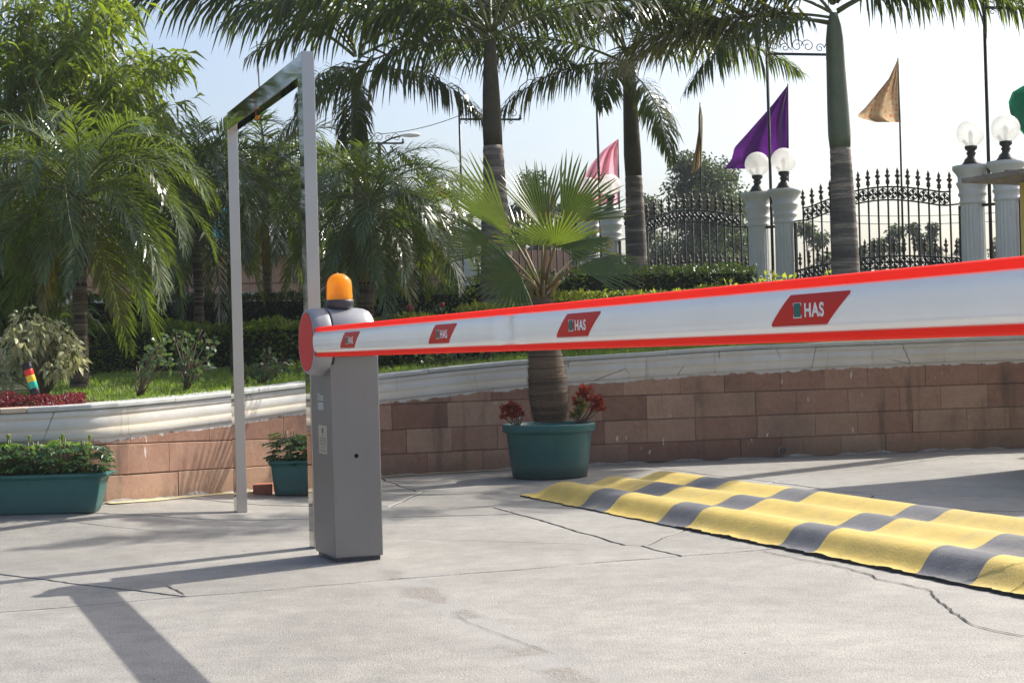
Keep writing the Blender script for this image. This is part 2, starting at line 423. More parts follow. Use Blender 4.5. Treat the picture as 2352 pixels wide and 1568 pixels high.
M['palm_trunk'] = mk_trunk('royal_palm_trunk', (.17, .145, .125), (.1, .085, .075), (.36, .3, .24), 9)
M['crownshaft'] = simple('crownshaft_green', (.16, .19, .12), (.11, .135, .09), scale=7, rough=.4, bump=.1)
M['old_shaft'] = simple('brown_sheath', (.09, .075, .04), (.04, .035, .02), scale=12, rough=.7, bump=.3)
M['phoenix_trunk'] = mk_trunk('rough_palm_trunk', (.11, .085, .055), (.03, .024, .016), (.2, .16, .1), 26)
M['fibre'] = mk_trunk('fibrous_trunk', (.095, .062, .038), (.025, .018, .012), (.15, .105, .065), 38)
M['bark'] = simple('bark', (.16, .12, .08), (.08, .06, .04), scale=25, rough=.9, bump=.4)
M['royal'] = leafmat('royal_palm_leaf', (.045, .075, .02), (.018, .034, .013), .27, .32, (.24, .33, .035), (.16, .12, .03), (.93, 1.0))
M['royal_y'] = leafmat('royal_palm_leaf_backlit', (.11, .14, .02), (.04, .07, .015), .33, .45, (.45, .42, .03), (.3, .2, .04), (.85, 1.0))  # yellow-green of backlit fronds put into the leaf colour
M['phoenix'] = leafmat('pygmy_date_leaf', (.065, .105, .032), (.016, .03, .012), .26, .3, (.28, .4, .03), (.2, .17, .05), (.95, 1.0), spec=.8)
M['phoenix_y'] = leafmat('pygmy_date_leaf_old', (.14, .13, .02), (.05, .07, .015), .35, .4, (.45, .36, .03))
M['rachis'] = simple('rachis', (.14, .15, .04), (.08, .09, .03), scale=15, rough=.45, bump=.1)
M['fan'] = leafmat('fan_palm_leaf', (.065, .11, .032), (.03, .055, .024), .28, .28, (.22, .33, .03), (.45, .3, .06), (.88, 1.0), nscale=5)
M['fan_light'] = leafmat('fan_palm_leaf_young', (.09, .14, .028), (.045, .08, .02), .3, .32, (.27, .37, .03), (.55, .36, .05), (.84, 1.0), nscale=5)
M['petiole'] = simple('petiole', (.22, .17, .05), (.12, .07, .03), scale=20, rough=.45, bump=.1)
M['bamboo'] = leafmat('bamboo_leaf', (.11, .165, .03), (.03, .06, .018), .3, .42, (.36, .48, .03), (.3, .25, .05), (.9, 1.0))
M['culm'] = simple('bamboo_culm', (.3, .26, .08), (.16, .15, .05), scale=15, rough=.4, bump=.1)
M['hedge_dark'] = leafmat('dark_hedge_leaf', (.045, .085, .02), (.014, .028, .01), .4, .25, (.15, .24, .03))
M['hedge_mid'] = leafmat('green_hedge_leaf', (.16, .25, .03), (.04, .08, .02), .4, .4, (.4, .55, .03))
M['hedge_light'] = leafmat('golden_hedge_leaf', (.2, .27, .04), (.08, .13, .02), .4, .45, (.6, .68, .06))
M['hedge_core'] = simple('hedge_inner_shade', (.012, .018, .008), rough=1, bump=.4)  # shade deep inside the hedges put in as a near-black colour
M['cream'] = leafmat('variegated_leaf', (.52, .5, .28), (.24, .27, .12), .42, .3, (.6, .58, .25), nscale=14)
M['redleaf'] = leafmat('red_groundcover_leaf', (.2, .04, .045), (.07, .03, .022), .45, .3, (.5, .06, .08))
M['rose'] = leafmat('rose_leaf', (.05, .1, .045), (.02, .045, .02), .3, .25, (.2, .32, .06))
M['marigold'] = leafmat('marigold_leaf', (.045, .105, .04), (.018, .05, .02), .4, .3, (.2, .38, .05))
M['marigold_y'] = leafmat('marigold_top_leaf', (.09, .19, .03), (.05, .11, .02), .4, .4, (.35, .55, .05))
M['bud'] = simple('marigold_bud', (.3, .33, .06), (.18, .26, .04), scale=90, rough=.6)
M['succ'] = leafmat('succulent_leaf_red', (.34, .05, .03), (.13, .025, .02), .25, .2, (.7, .12, .03), spec=.6, nscale=9)
M['succ_g'] = leafmat('succulent_leaf_green', (.14, .2, .04), (.08, .13, .03), .25, .2, (.35, .5, .06), (.5, .12, .05), (.6, 1.0), spec=.6)
M['grass'] = leafmat('grass_blade', (.1, .18, .03), (.045, .09, .02), .5, .4, (.38, .55, .05))
M['grass_ground'] = simple('turf', (.09, .11, .035), (.05, .05, .025), scale=9, rough=1, bump=.5)
M['far_leaf'] = leafmat('far_tree_leaf', (.05, .075, .035), (.025, .04, .02), .5, .25, (.13, .2, .05))
M['iron'] = simple('black_iron', (.018, .022, .022), rough=.45, scale=60, bump=.1)
M['finial'] = simple('bronzed_finial', (.1, .08, .06), (.04, .035, .03), scale=60, rough=.5, metal=.4)
M['column'] = simple('white_column_paint', (.74, .74, .74), (.62, .62, .6), scale=5, rough=.6, bump=.1)
M['bulb'] = simple('bulb_holder', (.6, .58, .55), rough=.4, bump=0)
def mk_globe():
    n = NT('frosted_globe'); n.set(Base_Color=(.9, .9, .88), Roughness=.12, Specular_IOR_Level=.5)
    tr = n.new('ShaderNodeBsdfTranslucent'); tr.inputs[0].default_value = (.92, .92, .9, 1)
    tp = n.new('ShaderNodeBsdfTransparent')
    g = n.new('ShaderNodeNewGeometry'); sx = n.new('ShaderNodeSeparateXYZ'); n.link(g.outputs['Normal'], sx.inputs[0])
    m1 = n.new('ShaderNodeMixShader'); m1.inputs[0].default_value = .6
    n.link(n.b.outputs[0], m1.inputs[1]); n.link(tr.outputs[0], m1.inputs[2])
    m2 = n.new('ShaderNodeMixShader'); m2.inputs[0].default_value = .38
    n.link(m1.outputs[0], m2.inputs[1]); n.link(tp.outputs[0], m2.inputs[2]); n.link(m2.outputs[0], n.out.inputs[0]); return n.m
M['globe'] = mk_globe()
def cloth(name, c, pattern=None, trans=.45):
    n = NT(name); p = n.pos()
    cc = n.ramp(n.noise(9, 4, .6, p), [(.3, tuple(x*.8 for x in c)), (.7, c)])
    if pattern:
        v = n.new('ShaderNodeTexVoronoi'); v.inputs['Scale'].default_value = 16; v.inputs['Randomness'].default_value = .35; n.link(p, v.inputs['Vector'])
        ring = n.ramp(v.outputs['Distance'], [(.18, 1.0), (.24, 0.0), (.3, 0.0), (.36, 1.0), (.42, 0.0)])
        cc = n.mix(n.math('MULTIPLY', ring, .95), cc, pattern)
    n.set(Base_Color=cc, Roughness=.7); n.bump(n.noise(400, 1, .5, p), .1, .001)
    tr = n.new('ShaderNodeBsdfTranslucent'); n.link(cc, tr.inputs[0])
    mx = n.new('ShaderNodeMixShader'); mx.inputs[0].default_value = trans
    n.link(n.b.outputs[0], mx.inputs[1]); n.link(tr.outputs[0], mx.inputs[2]); n.link(mx.outputs[0], n.out.inputs[0]); return n.m
M['purple'] = cloth('purple_cloth', (.11, .012, .2)); M['pink'] = cloth('pink_cloth', (.95, .5, .6), trans=.55)
M['tan'] = cloth('gold_cloth', (.4, .32, .17)); M['patterned'] = cloth('patterned_cloth', (.58, .46, .3), (.5, .1, .03))
M['green_cloth'] = cloth('green_cloth', (.01, .22, .12)); M['lime_cloth'] = cloth('chartreuse_cloth', (.4, .7, .02)); M['blue_cloth'] = cloth('blue_cloth', (.05, .4, .62))
M['roof_sheet'] = simple('weathered_roof_sheet', (.3, .27, .23), (.12, .11, .09), scale=18, rough=.85, bump=.3)
M['yellow_wall'] = simple('yellow_booth_paint', (.6, .47, .14), scale=6, rough=.7)
M['pink_wall'] = simple('pink_building_stone', (.5, .3, .23), (.42, .25, .19), scale=4, rough=.85)
M['petal'] = simple('pink_petal', (.75, .04, .12), (.5, .02, .08), scale=60, rough=.6)
M['orange_petal'] = simple('orange_petal', (.8, .3, .02), scale=90, rough=.7)
M['lens_r'] = simple('signal_red', (.75, .04, .03), rough=.3, bump=0); M['lens_y'] = simple('signal_yellow', (.85, .55, .04), rough=.3, bump=0); M['lens_g'] = simple('signal_green', (.02, .42, .3), rough=.3, bump=0)
M['label'] = simple('label_plate', (.42, .38, .31), (.36, .33, .27), scale=40, rough=.35, bump=0)
M['print_dark'] = simple('print_dark', (.2, .17, .12), rough=.5, bump=0)
# ================================================================== SETTING
rnd = random.Random(7)
# ---- curved retaining wall path: foot points on the ground with the height of the wall there
WP = [(-1283, 1285, .68), (-430, 1210, .687), (0, 1169, .694), (238, 1155, .705), (480, 1134, .727), (700, 1115, .77), (880, 1094, .81),
      (1180, 1077, .885), (1500, 1062, .93), (1795, 1050, .965), (2352, 1028, .985), (3000, 1006, 1.0), (4000, 966, 1.0)]
_n = [Vector((G(a, b).x, G(a, b).y, c)) for a, b, c in WP]
def _cat(p0, p1, p2, p3, t):
    return .5*((2*p1)+(p2-p0)*t+(2*p0-5*p1+4*p2-p3)*t*t+(-p0+3*p1-3*p2+p3)*t**3)
_w = []
for i in range(len(_n)-1):
    a = _n[max(i-1, 0)]; d = _n[min(i+2, len(_n)-1)]
    for k in range(24): _w.append(_cat(a, _n[i], _n[i+1], d, k/24))
_w.append(_n[-1])
for _ in range(12):   # relax the hand measured points into one even curve
    _w = [_w[0]]+[(_w[i-1]+_w[i]*2+_w[i+1])/4 for i in range(1, len(_w)-1)]+[_w[-1]]
WS = [0.0]
for i in range(1, len(_w)): WS.append(WS[-1]+(_w[i].xy-_w[i-1].xy).length)
WS = np.array(WS); WX = np.array([p.x for p in _w]); WY = np.array([p.y for p in _w]); WZ = np.array([p.z for p in _w])
def wall(s, off=0.0, z=0.0):
    """point on the wall at arc length s, off metres towards the road"""
    x, y = np.interp(s, WS, WX), np.interp(s, WS, WY)
    x2, y2 = np.interp(s+.05, WS, WX), np.interp(s+.05, WS, WY); x1, y1 = np.interp(s-.05, WS, WX), np.interp(s-.05, WS, WY)
    t = Vector((x2-x1, y2-y1, 0)).normalized(); n = Vector((t.y, -t.x, 0))
    return Vector((x, y, 0))+n*off+Z*z
def wtop(s): return float(np.interp(s, WS, WZ))
def wally(x): return float(np.interp(x, WX, WY))
def terr(x, y):
    t = y-wally(x); zt = float(np.interp(x, WX, WZ))
    tt = max(0, t-.1)
    return zt-.03+min(.045*tt, .3)+.01*min(max(0, tt-5), 6)+.012*noise.noise(Vector((x*1.3, y*1.3, 0)))
# ---- far ground, one sheet to the horizon
b = MB(); b.add([(-600, -300, -.06), (600, -300, -.06), (600, 650, -.06), (-600, 650, -.06)], [(0, 1, 2, 3)])
b.build('ground', simple('dry_ground', (.2, .18, .13), (.12, .12, .07), scale=.6, rough=1, bump=.3)).__setitem__('kind', 'structure')
# ---- concrete apron cast in large slabs: a dark bed with the slabs on it
pav = MB(); pav.add([(-14, -8, -.03), (14, -8, -.03), (14, 16, -.03), (-14, 16, -.03)], [(0, 1, 2, 3)])
pavement = pav.build('pavement', M['joint']); tag(pavement, kind='structure')
cells = [[Vector(p) for p in ((-13, -7), (13, -7), (13, 14.6), (-13, 14.6))]]
def inside(poly, p):
    s = 0
    for i in range(len(poly)):
        a, c = poly[i], poly[(i+1) % len(poly)]
        if (c-a).cross(p-a) < 0: return False
    return True
def split(p, q):
    global cells
    p, q = p.xy, q.xy; m = (p+q)/2; d = (q-p).normalized(); out = []
    for poly in cells:
        if not inside(poly, m): out.append(poly); continue
        L, Rr = [], []
        for i in range(len(poly)):
            a, c = poly[i], poly[(i+1) % len(poly)]
            sa, sb = d.cross(a-p), d.cross(c-p)
            if sa >= 0: L.append(a)
            if sa <= 0: Rr.append(a)
            if sa*sb < 0:
                x = a+(c-a)*(sa/(sa-sb)); L.append(x); Rr.append(x)
        out += [k for k in (L, Rr) if len(k) > 2]
    cells = out
for a, b_, c, d in ((0, 1405, 1740, 1262), (0, 1318, 427, 1370), (1075, 1241, 1476, 1252),
                    (1476, 1253, 1560, 1276), (880, 1163, 1298, 1166), (1238, 1195, 1125, 1163), (1480, 1253, 1560, 1221), (972, 1129, 1352, 1132),
                    (1706, 1117, 1896, 1090), (1826, 1114, 2008, 1135), (1896, 1090, 2161, 1051), (1453, 1068, 1613, 1087),
                    (2008, 1135, 1976, 1155), (900, 1108, 950, 1128), (120, 1176, 330, 1183), (972, 1129, 900, 1163)):
    split(G(a, b_), G(c, d))
split(Vector((-3, 1.0, 0)), Vector((3, .6, 0))); split(Vector((-6, 3.5, 0)), Vector((-5, 8, 0)))
def jit(p, amp=.015):
    q = Vector((p.x*3.1, p.y*3.1, .3)); s = Vector((p.x*14, p.y*14, 5))
    return Vector((p.x+noise.noise(q)*amp*1.6+noise.noise(s)*amp*.5, p.y+noise.noise(q+Vector((9, 3, 7)))*amp*1.6+noise.noise(s+Vector((5, 8, 1)))*amp*.5))
for poly in cells:
    cen = sum(poly, Vector((0, 0)))/len(poly); ins = []
    n = len(poly); g = .0055+.002*rnd.random()
    lines = []
    for i in range(n):
        a, c = poly[i], poly[(i+1) % n]; d = (c-a).normalized(); nn = Vector((-d.y, d.x)); lines.append((a+nn*g, d))
    for i in range(n):
        (p1, d1), (p2, d2) = lines[i-1], lines[i]
        k = d1.cross(d2)
        ins.append(p1+d1*((p2-p1).cross(d2)/k) if abs(k) > 1e-6 else p2)
    pts = []
    for i in range(n):
        a, c = ins[i], ins[(i+1) % n]; m = max(1, int((c-a).length/.045))
        for k in range(m):
            p = a+(c-a)*(k/m)
            pts.append(jit(p) if (-6 < p.x < 7 and 2 < p.y < 14.5) else p)
    b = MB(); N = len(pts); z = rnd.uniform(-.0015, .0015)
    vs = [(p.x, p.y, z-.004+gz(p.x, p.y)) for p in pts]+[(p.x, p.y, -.03) for p in pts]
    c0 = Vector((sum(p.x for p in pts)/N, sum(p.y for p in pts)/N))
    inn = [(p.x+(c0.x-p.x)*.004/max(.2, (c0-p).length), p.y+(c0.y-p.y)*.004/max(.2, (c0-p).length), z) for p in pts]
    vs += [(x, y, zz+gz(x, y)) for x, y, zz in inn]
    top = bmesh.new(); tv = [top.verts.new(v) for v in vs[2*N:]]; top.faces.new(tv)
    if any(gz(x, y) > .002 for x, y, _ in inn):     # a slab on the rise is cut fine enough to follow it
        for ax in (0, 1):
            lo, hi = min(v[ax] for v in inn), max(v[ax] for v in inn)
            k = math.ceil(lo/.3)*.3
            while k < hi:
                no = Vector((1, 0, 0)) if ax == 0 else Vector((0, 1, 0))
                bmesh.ops.bisect_plane(top, geom=top.verts[:]+top.edges[:]+top.faces[:], plane_co=no*k, plane_no=no); k += .3
        for v in top.verts: v.co.z = z+gz(v.co.x, v.co.y)
    bmesh.ops.triangulate(top, faces=top.faces[:])
    top.verts.index_update()
    b.add([tuple(v.co) for v in top.verts], [tuple(v.index for v in f.verts) for f in top.faces], 0, True); top.free()
    b.add(vs, [(i, (i+1) % N, 2*N+(i+1) % N, 2*N+i) for i in range(N)], 0)
    b.add(vs, [(N+i, N+(i+1) % N, (i+1) % N, i) for i in range(N)], 1)
    b.build('concrete_slab', [M['concrete'], M['joint']], pavement)
def ribbon_crack(pts, wd, seed):
    """an open crack: a dark ragged sliver that widens and narrows along measured points"""
    q = random.Random(seed); P = []
    for (a, c), (e, f) in zip(pts, pts[1:]):
        A, B = G(a, c), G(e, f); n = max(2, int((B-A).length/.035)); nn = (B-A).normalized(); nn = Vector((-nn.y, nn.x, 0))
        for k in range(n):
            t = k/n; p = A+(B-A)*t; P.append(p+nn*(.012*noise.noise(p*9)+.009*noise.noise(p*31)+q.gauss(0, .002)))
    P.append(G(*pts[-1])); b = MB(); vs = []
    for i, p in enumerate(P):
        d = (P[min(i+1, len(P)-1)]-P[max(i-1, 0)]).normalized(); nn = Vector((-d.y, d.x, 0)); e = min(1, i/3, (len(P)-1-i)/3)
        h = wd*e*(.35+.9*abs(noise.noise(p*5))+.5*q.random())
        vs += [p+nn*h+Z*.0032, p-nn*h+Z*.0032]
    b.add(vs, [(2*i, 2*i+1, 2*i+3, 2*i+2) for i in range(len(P)-1)]); b.build('crack', M['asphalt_edge'], pavement)
ribbon_crack([(1735, 1262), (1800, 1276), (1876, 1291), (1930, 1302), (1986, 1316), (2020, 1330), (2080, 1342), (2136, 1356), (2146, 1372), (2176, 1395), (2200, 1412), (2220, 1425), (2240, 1438), (2290, 1450), (2352, 1461), (2460, 1480)], .0045, 1)
ribbon_crack([(2118, 1372), (2146, 1372), (2160, 1364)], .002, 2)
ribbon_crack([(2146, 1380), (2120, 1390)], .0015, 3)
ribbon_crack([(2176, 1399), (2150, 1394)], .0015, 4)
ribbon_crack([(380, 1343), (398, 1352), (412, 1362), (427, 1369)], .007, 5)
ribbon_crack([(1050, 1410), (1065, 1425), (1090, 1436), (1120, 1445), (1180, 1470), (1240, 1490), (1290, 1510)], .0016, 6)
ribbon_crack([(1176, 1247), (1300, 1243), (1390, 1236), (1476, 1228)], .0012, 7)
ribbon_crack([(228, 1174), (250, 1182), (330, 1186), (470, 1180)], .003, 8)
# grit along the crack that opens towards the lower right corner
b = MB()
for k in range(90):
    p = Vector((rnd.uniform(-3, 4), rnd.uniform(3.5, 12), 0)); s = rnd.uniform(.001, .003)
    b.box((p.x, p.y, s/2), (s*rnd.uniform(.6, 4), s, s), 0, (Vector((math.cos(k), math.sin(k), 0)), Vector((-math.sin(k), math.cos(k), 0)), Z))
tag(b.build('grit', M['asphalt_edge']), 'small dark grit and leaf crumbs scattered over the concrete', 'grit', kind='stuff')
# yellow kerb line at the foot of the wall
b = MB(); vs = []; fs = []; sv = np.arange(2.0, WS[-1]-6, .08); uv = []
s0 = float(np.interp(G(238, 1155).x, WX, WS)); s1 = float(np.interp(G(1175, 1077).x, WX, WS))
ss = np.arange(s0, s1, .06)
for i, s in enumerate(ss):
    o = .085+.02*noise.noise(Vector((s*3, 0, 0)))
    a, c = wall(s, .012), wall(s, o); vs += [(a.x, a.y, gz(a.x, a.y)+.005), (c.x, c.y, gz(c.x, c.y)+.005)]
    if i: fs.append((2*i-2, 2*i-1, 2*i+1, 2*i))
b.add(vs, fs); tag(b.build('kerb_line', M['yellow_line']), kind='structure')

# ---- the retaining wall
gw = empty('retaining_wall', wall(6.0), 0, 'curved garden wall of pink sandstone blocks under a white moulded band', 'wall')
wl = gw.location
def wsweep(prof, s0, s1, ds, name, mat, smooth=True, capends=True):
    """prof: list of (off, dz) with dz measured down from the wall top (or up from ground if tuple has 3rd 'g')"""
    b = MB(); ss = np.arange(s0, s1+1e-6, ds); vs = []; uv = []; n = len(prof)
    for s in ss:
        zt = wtop(s)
        for p in prof:
            z = p[1] if len(p) == 3 else zt-p[1]
            wob = .0015*noise.noise(Vector((s*2, p[1]*9, 1)))
            q = wall(s, p[0]+wob, z+wob)-wl; vs.append(q); uv.append((s, zt-z))
    fs = []
    for i in range(len(ss)-1):
        for k in range(n-1):
            fs.append((i*n+k, i*n+k+1, (i+1)*n+k+1, (i+1)*n+k))
    b.add(vs, fs, 0, smooth); b.uv = uv
    if capends:
        b.f.append(tuple(range(n))[::-1]); b.f.append(tuple((len(ss)-1)*n+i for i in range(n))); b.m += [0, 0]; b.sm += [False]*2
    return b.build(name, mat, gw)
SMAX = float(WS[-1])-.2
wsweep([(-.3, 0, 'g'), (-.014, 0, 'g'), (-.014, .05), (-.3, .05)], .2, SMAX, .2, 'mortar_core', M['mortar'], False)
mold = [(-.25, .031), (.024, .031), (.025, .05), (.024, .068), (.0195, .072), (.0195, .078), (.0225, .086), (.0245, .108), (.023, .13), (.0195, .142),
        (.0185, .147), (.0195, .153), (.022, .157), (.0225, .175), (.021, .196), (.012, .21), (-.02, .214), (-.02, .16)]
mo = wsweep(mold, .2, SMAX, .05, 'moulding', M['lime'])
s = .2; k = 0
while s < SMAX-.1:       # coping slabs
    L = rnd.uniform(.85, 1.15); mat = M['coping']
    sx = px_of(wall(s+.1, 0, wtop(s)))[0]
    if k == 3: L = .16; mat = M['coping2']
    e = min(s+L, SMAX); b = MB(); vs = []; n = 7; up = rnd.uniform(0, .004)
    for i in range(n):
        q = s+.003+(e-s-.006)*i/(n-1)
        for o, d in ((-.26, .03), (.038, .03), (.041, .024), (.041, .006), (.038, 0), (-.26, 0)):
            p = wall(q, o, wtop(q)-d+up)-wl; vs.append(p)
    fs = [(i*6+j, i*6+(j+1) % 6, (i+1)*6+(j+1) % 6, (i+1)*6+j) for i in range(n-1) for j in range(6)]
    b.add(vs, fs); b.add(vs[:6], [(5, 4, 3, 2, 1, 0)]); b.add(vs[-6:], [(0, 1, 2, 3, 4, 5)])
    b.build('coping_slab', mat, gw); s = e; k += 1
rowz = [.0, .17, .365, .57, .775, .97]
def wfoot(s): p = wall(s); return gz(p.x, p.y)
for r in range(5):
    s = .2+rnd.uniform(0, .4)-.4*0
    while s < SMAX-.7:
        L = rnd.uniform(.55, .85) if s < 6 else rnd.uniform(.34, .56); e = s+L
        z0, z1 = rowz[r]+.0022, rowz[r+1]-.0022; zt = min(wtop(s), wtop(e))-.2
        if z0+wfoot(s+L/2) > zt-.01: s = e; continue
        o = rnd.uniform(.0, .007); b = MB(); vs = []; uv = []; n = 7
        dz = [rnd.uniform(-.0015, .0015) for _ in range(4)]
        for i in range(n):
            q = s+.0018+(L-.0036)*i/(n-1)
            if q > SMAX: break
            zc_ = min(z1, wtop(q)-.195-wfoot(q))
            for oo, zz in ((-.03, z0), (o-.005, z0), (o, z0+.004), (o+.001, zc_-.004), (o-.005, zc_), (-.03, zc_)):
                zz += (dz[0] if zz < (z0+zc_)/2 else dz[1])+wfoot(q)
                vs.append(wall(q, oo, zz)-wl); uv.append((q, wtop(q)-zz))
        fs = [(i*6+j, i*6+j+1, (i+1)*6+j+1, (i+1)*6+j) for i in range(n-1) for j in range(5)]
        fs += [(5, 4, 3, 2, 1, 0), ((n-1)*6, (n-1)*6+1, (n-1)*6+2, (n-1)*6+3, (n-1)*6+4, (n-1)*6+5)]
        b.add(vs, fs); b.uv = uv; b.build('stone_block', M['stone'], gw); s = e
# rubble mortar at the foot
b = MB(); ss = np.arange(1.0, SMAX-1, .05); vs = []
for s in ss:
    g0 = wfoot(s); h = g0+max(0, .012+.05*noise.noise(Vector((s*4, 2, 0)))); o = .02+.035*abs(noise.noise(Vector((s*5, 7, 0))))
    vs += [wall(s, -.004, h)-wl, wall(s, o*.5, g0+(h-g0)*.7)-wl, wall(s, o, g0+.001)-wl]
fs = [(i*3+j, i*3+j+1, (i+1)*3+j+1, (i+1)*3+j) for i in range(len(ss)-1) for j in range(2)]
b.add(vs, fs, 0, True); b.build('mortar_fillet', simple('crumbling_mortar', (.36, .33, .3), (.12, .1, .08), scale=30, rough=1, bump=.8), gw)
# drain pipe
sp = float(np.interp(G(1797, 1050).x, WX, WS)); b = MB()
p = wall(sp, 0, .055); nrm = (wall(sp, 1)-wall(sp, 0))
t_ = Vector((nrm.y, -nrm.x, 0))
def circ(c, r, x, y, n=20): return [c+(x*math.cos(2*math.pi*i/n)+y*math.sin(2*math.pi*i/n))*r for i in range(n)]
b.rings([circ(p+nrm*-.1, .034, t_, Z), circ(p+nrm*.03, .034, t_, Z), circ(p+nrm*.03, .041, t_, Z), circ(p+nrm*-.1, .041, t_, Z)], 0, (False, False))
b.add(circ(p+nrm*-.015, .034, t_, Z), [tuple(range(20))], 1)
tag(b.build('drain_pipe', [M['mortar'], M['hole_shade']]), 'short round drain pipe poking out of the foot of the stone wall', 'drain pipe')

# ---- raised garden bed behind the wall
b = MB(); xs = np.arange(-7.5, 12.5, .25); ts = [.1, .25, .5, .8, 1.2, 1.7, 2.3, 3, 4, 5, 6.5, 8.5, 11, 15, 20]; vs = []
for x in xs:
    for t in ts:
        y = wally(x)+t; vs.append((x, y, terr(x, y)))
n = len(ts); fs = [(i*n+j, (i+1)*n+j, (i+1)*n+j+1, i*n+j+1) for i in range(len(xs)-1) for j in range(n-1)]
b.add(vs, fs, 0, True); tag(b.build('garden_bed', M['grass_ground']), kind='structure')
rng = np.random.default_rng(5)
def grass(name, label, n, x0, x1, t0, t1, h, dens=None):
    P = []
    while len(P) < n:
        x = rng.uniform(x0, x1); t = t0+(t1-t0)*rng.random()**1.3; y = wally(x)+t
        if noise.noise(Vector((x*2.2, y*2.2, 3)))+rng.random()*.9 < .25: continue
        P.append((x, y, terr(x, y)-.005))
    P = np.array(P); D = np.stack([rng.normal(0, .35, n), rng.normal(0, .35, n), np.ones(n)], 1)
    v, f, t = leaves(P, D, rng.uniform(.5, 1.2, n)*h, .006, rng, bend=.3, fold=.1)
    return tag(link_mesh(name, np_mesh(name, v, f, M['grass'], t)), label, 'grass', kind='stuff')
grass('grass', 'rough green grass between the wall coping and the hedges', 42000, -3.6, 2.6, .3, 4.3, .09)

# ================================================================== BARRIER
gateb = empty('barrier_gate', (-.966+.926*.12, 7.15+.379*.12, 0), ROADZ, 'grey barrier gate cabinet with long white and red boom across the road', 'barrier gate')
# local frame: x = along the boom towards the camera (U), y = -? ; V = local -y*? computed through local()
def LB(s, a, z):      # metres: s along boom from the drum axis, a inwards from the red disc face, z up
    return local(gateb, Vector((-.966, 7.15, 0))+U*s+V*a+Z*z)
lx = Vector((1, 0, 0)); lyv = (LB(0, 1, 0)-LB(0, 0, 0)).normalized()
def lbox(b, s, a, z, mi=0):
    """box from ranges s,a,z"""
    c = LB((s[0]+s[1])/2, (a[0]+a[1])/2, (z[0]+z[1])/2); b.box(c, (s[1]-s[0], a[1]-a[0], z[1]-z[0]), mi, (lx, lyv, Z))
A0, A1 = .115, .355      # cabinet across the road
S1 = local(gateb, G(770, 1293)).x-LB(0, 0, 0).x; S0 = S1-.35
cc = local(gateb, G(770, 1293)); A0 = (cc-LB(0, 0, 0)).dot(lyv); A1 = A0+.235
b = MB(); lbox(b, (S0, S1), (A0, A1), (.02, .962)); cab = b.build('cabinet', M['cabinet'], gateb); bevel(cab, .006, 2)
b = MB(); lbox(b, (S0+.012, S1-.012), (A0+.012, A1-.012), (.0, .02)); b.build('base_plate', M['dark'], gateb)
b = MB(); c = LB(S1+.0008, A0+.115, .493); b.rings([circ(c, .0105, lyv, Z), circ(c+lx*.001, .0105, lyv, Z)], 0, (True, True)); b.build('keyhole', M['hole_shade'], cab)
b = MB()   # folded seam of the front sheet
for q in (.07, .165):
    lbox(b, (S1, S1+.0004), (A0+q, A0+q+.0008), (.03, .95))
b.build('seam', M['cabinet'], cab)
HZ = 1.03; HR = .158
# rear housing: arch over the cabinet
def arch(r, n=28, w=1.0, flat=.0, zb=.0):
    out = []
    for i in range(n+1):
        q = math.pi*i/n; out.append((math.cos(q)*r*w, math.sin(q)*r))
    return out
b = MB(); rings = []
for a, k in ((.095, .985), (.1, 1.0), (.21, 1.0), (.25, .992), (.278, .965), (.297, .91), (.305, .84)):
    rings.append([LB(x, a, HZ+z) for x, z in arch(HR*k)]+[LB(-HR*k, a, .965), LB(HR*k, a, .965)])
b.rings(rings, 0, (True, True)); hs = b.build('housing', M['housing'], gateb)
# black ring puts the shade of the gap into colour; then the drum
def disc_ring(r, a, n=44): return [LB(math.cos(2*math.pi*i/n)*r, a, HZ+math.sin(2*math.pi*i/n)*r) for i in range(n)]
b = MB(); b.rings([disc_ring(HR-.006, .08), disc_ring(HR-.006, .1)], 0, (True, True)); b.build('gap_shade', M['black'], gateb)
b = MB(); b.rings([disc_ring(r, a) for r, a in ((.138, .0035), (.1405, 0), (.146, .001), (.152, .01), (.157, .03), (.1585, .06), (.1585, .084), (.157, .087))], 0, (True, True)); drum = b.build('drum', M['housing'], gateb)
b = MB(); b.rings([disc_ring(.1365, -.0005), disc_ring(.1365, .0035)], 0, (True, True), False); b.build('disc', M['red'], drum)
# beacon: dark foot, ribbed amber dome with a seam, reflector inside
bc = LB(.01, .165, HZ+HR-.004); tb = MB()
tb.lathe([(.05, -.004), (.058, .004), (.064, .012), (.066, .03), (.066, .04), (.06, .042)], 32, 0, bc); bf = tb.build('beacon', M['dark'], gateb)
tb = MB(); prof = [(.0625, .04)]+[(.0625-.003*i/5, .04+.075*i/5) for i in range(1, 6)]+[(.0595*math.cos(q), .115+.052*math.sin(q)) for q in (R(a) for a in (15, 30, 45, 60, 72, 82))]+[(.002, .167)]
tb.lathe(prof, 72, 0, bc, True, (False, True), flute=.018); ln = tb.build('lens', M['amber'], bf)
tb = MB(); tb.tube([bc+Vector((math.cos(t)*r, math.sin(t)*r, z)) for t, r, z in [(R(-90+0), pr, pz) for pr, pz in prof]], .0022, 6, 0); tb.build('lens_seam', M['amber'], bf)
tb = MB(); tb.lathe([(.03, .04), (.032, .06), (.018, .075), (.02, .1), (.008, .12)], 20, 0, bc); tb.build('reflector', M['amber_in'], bf)
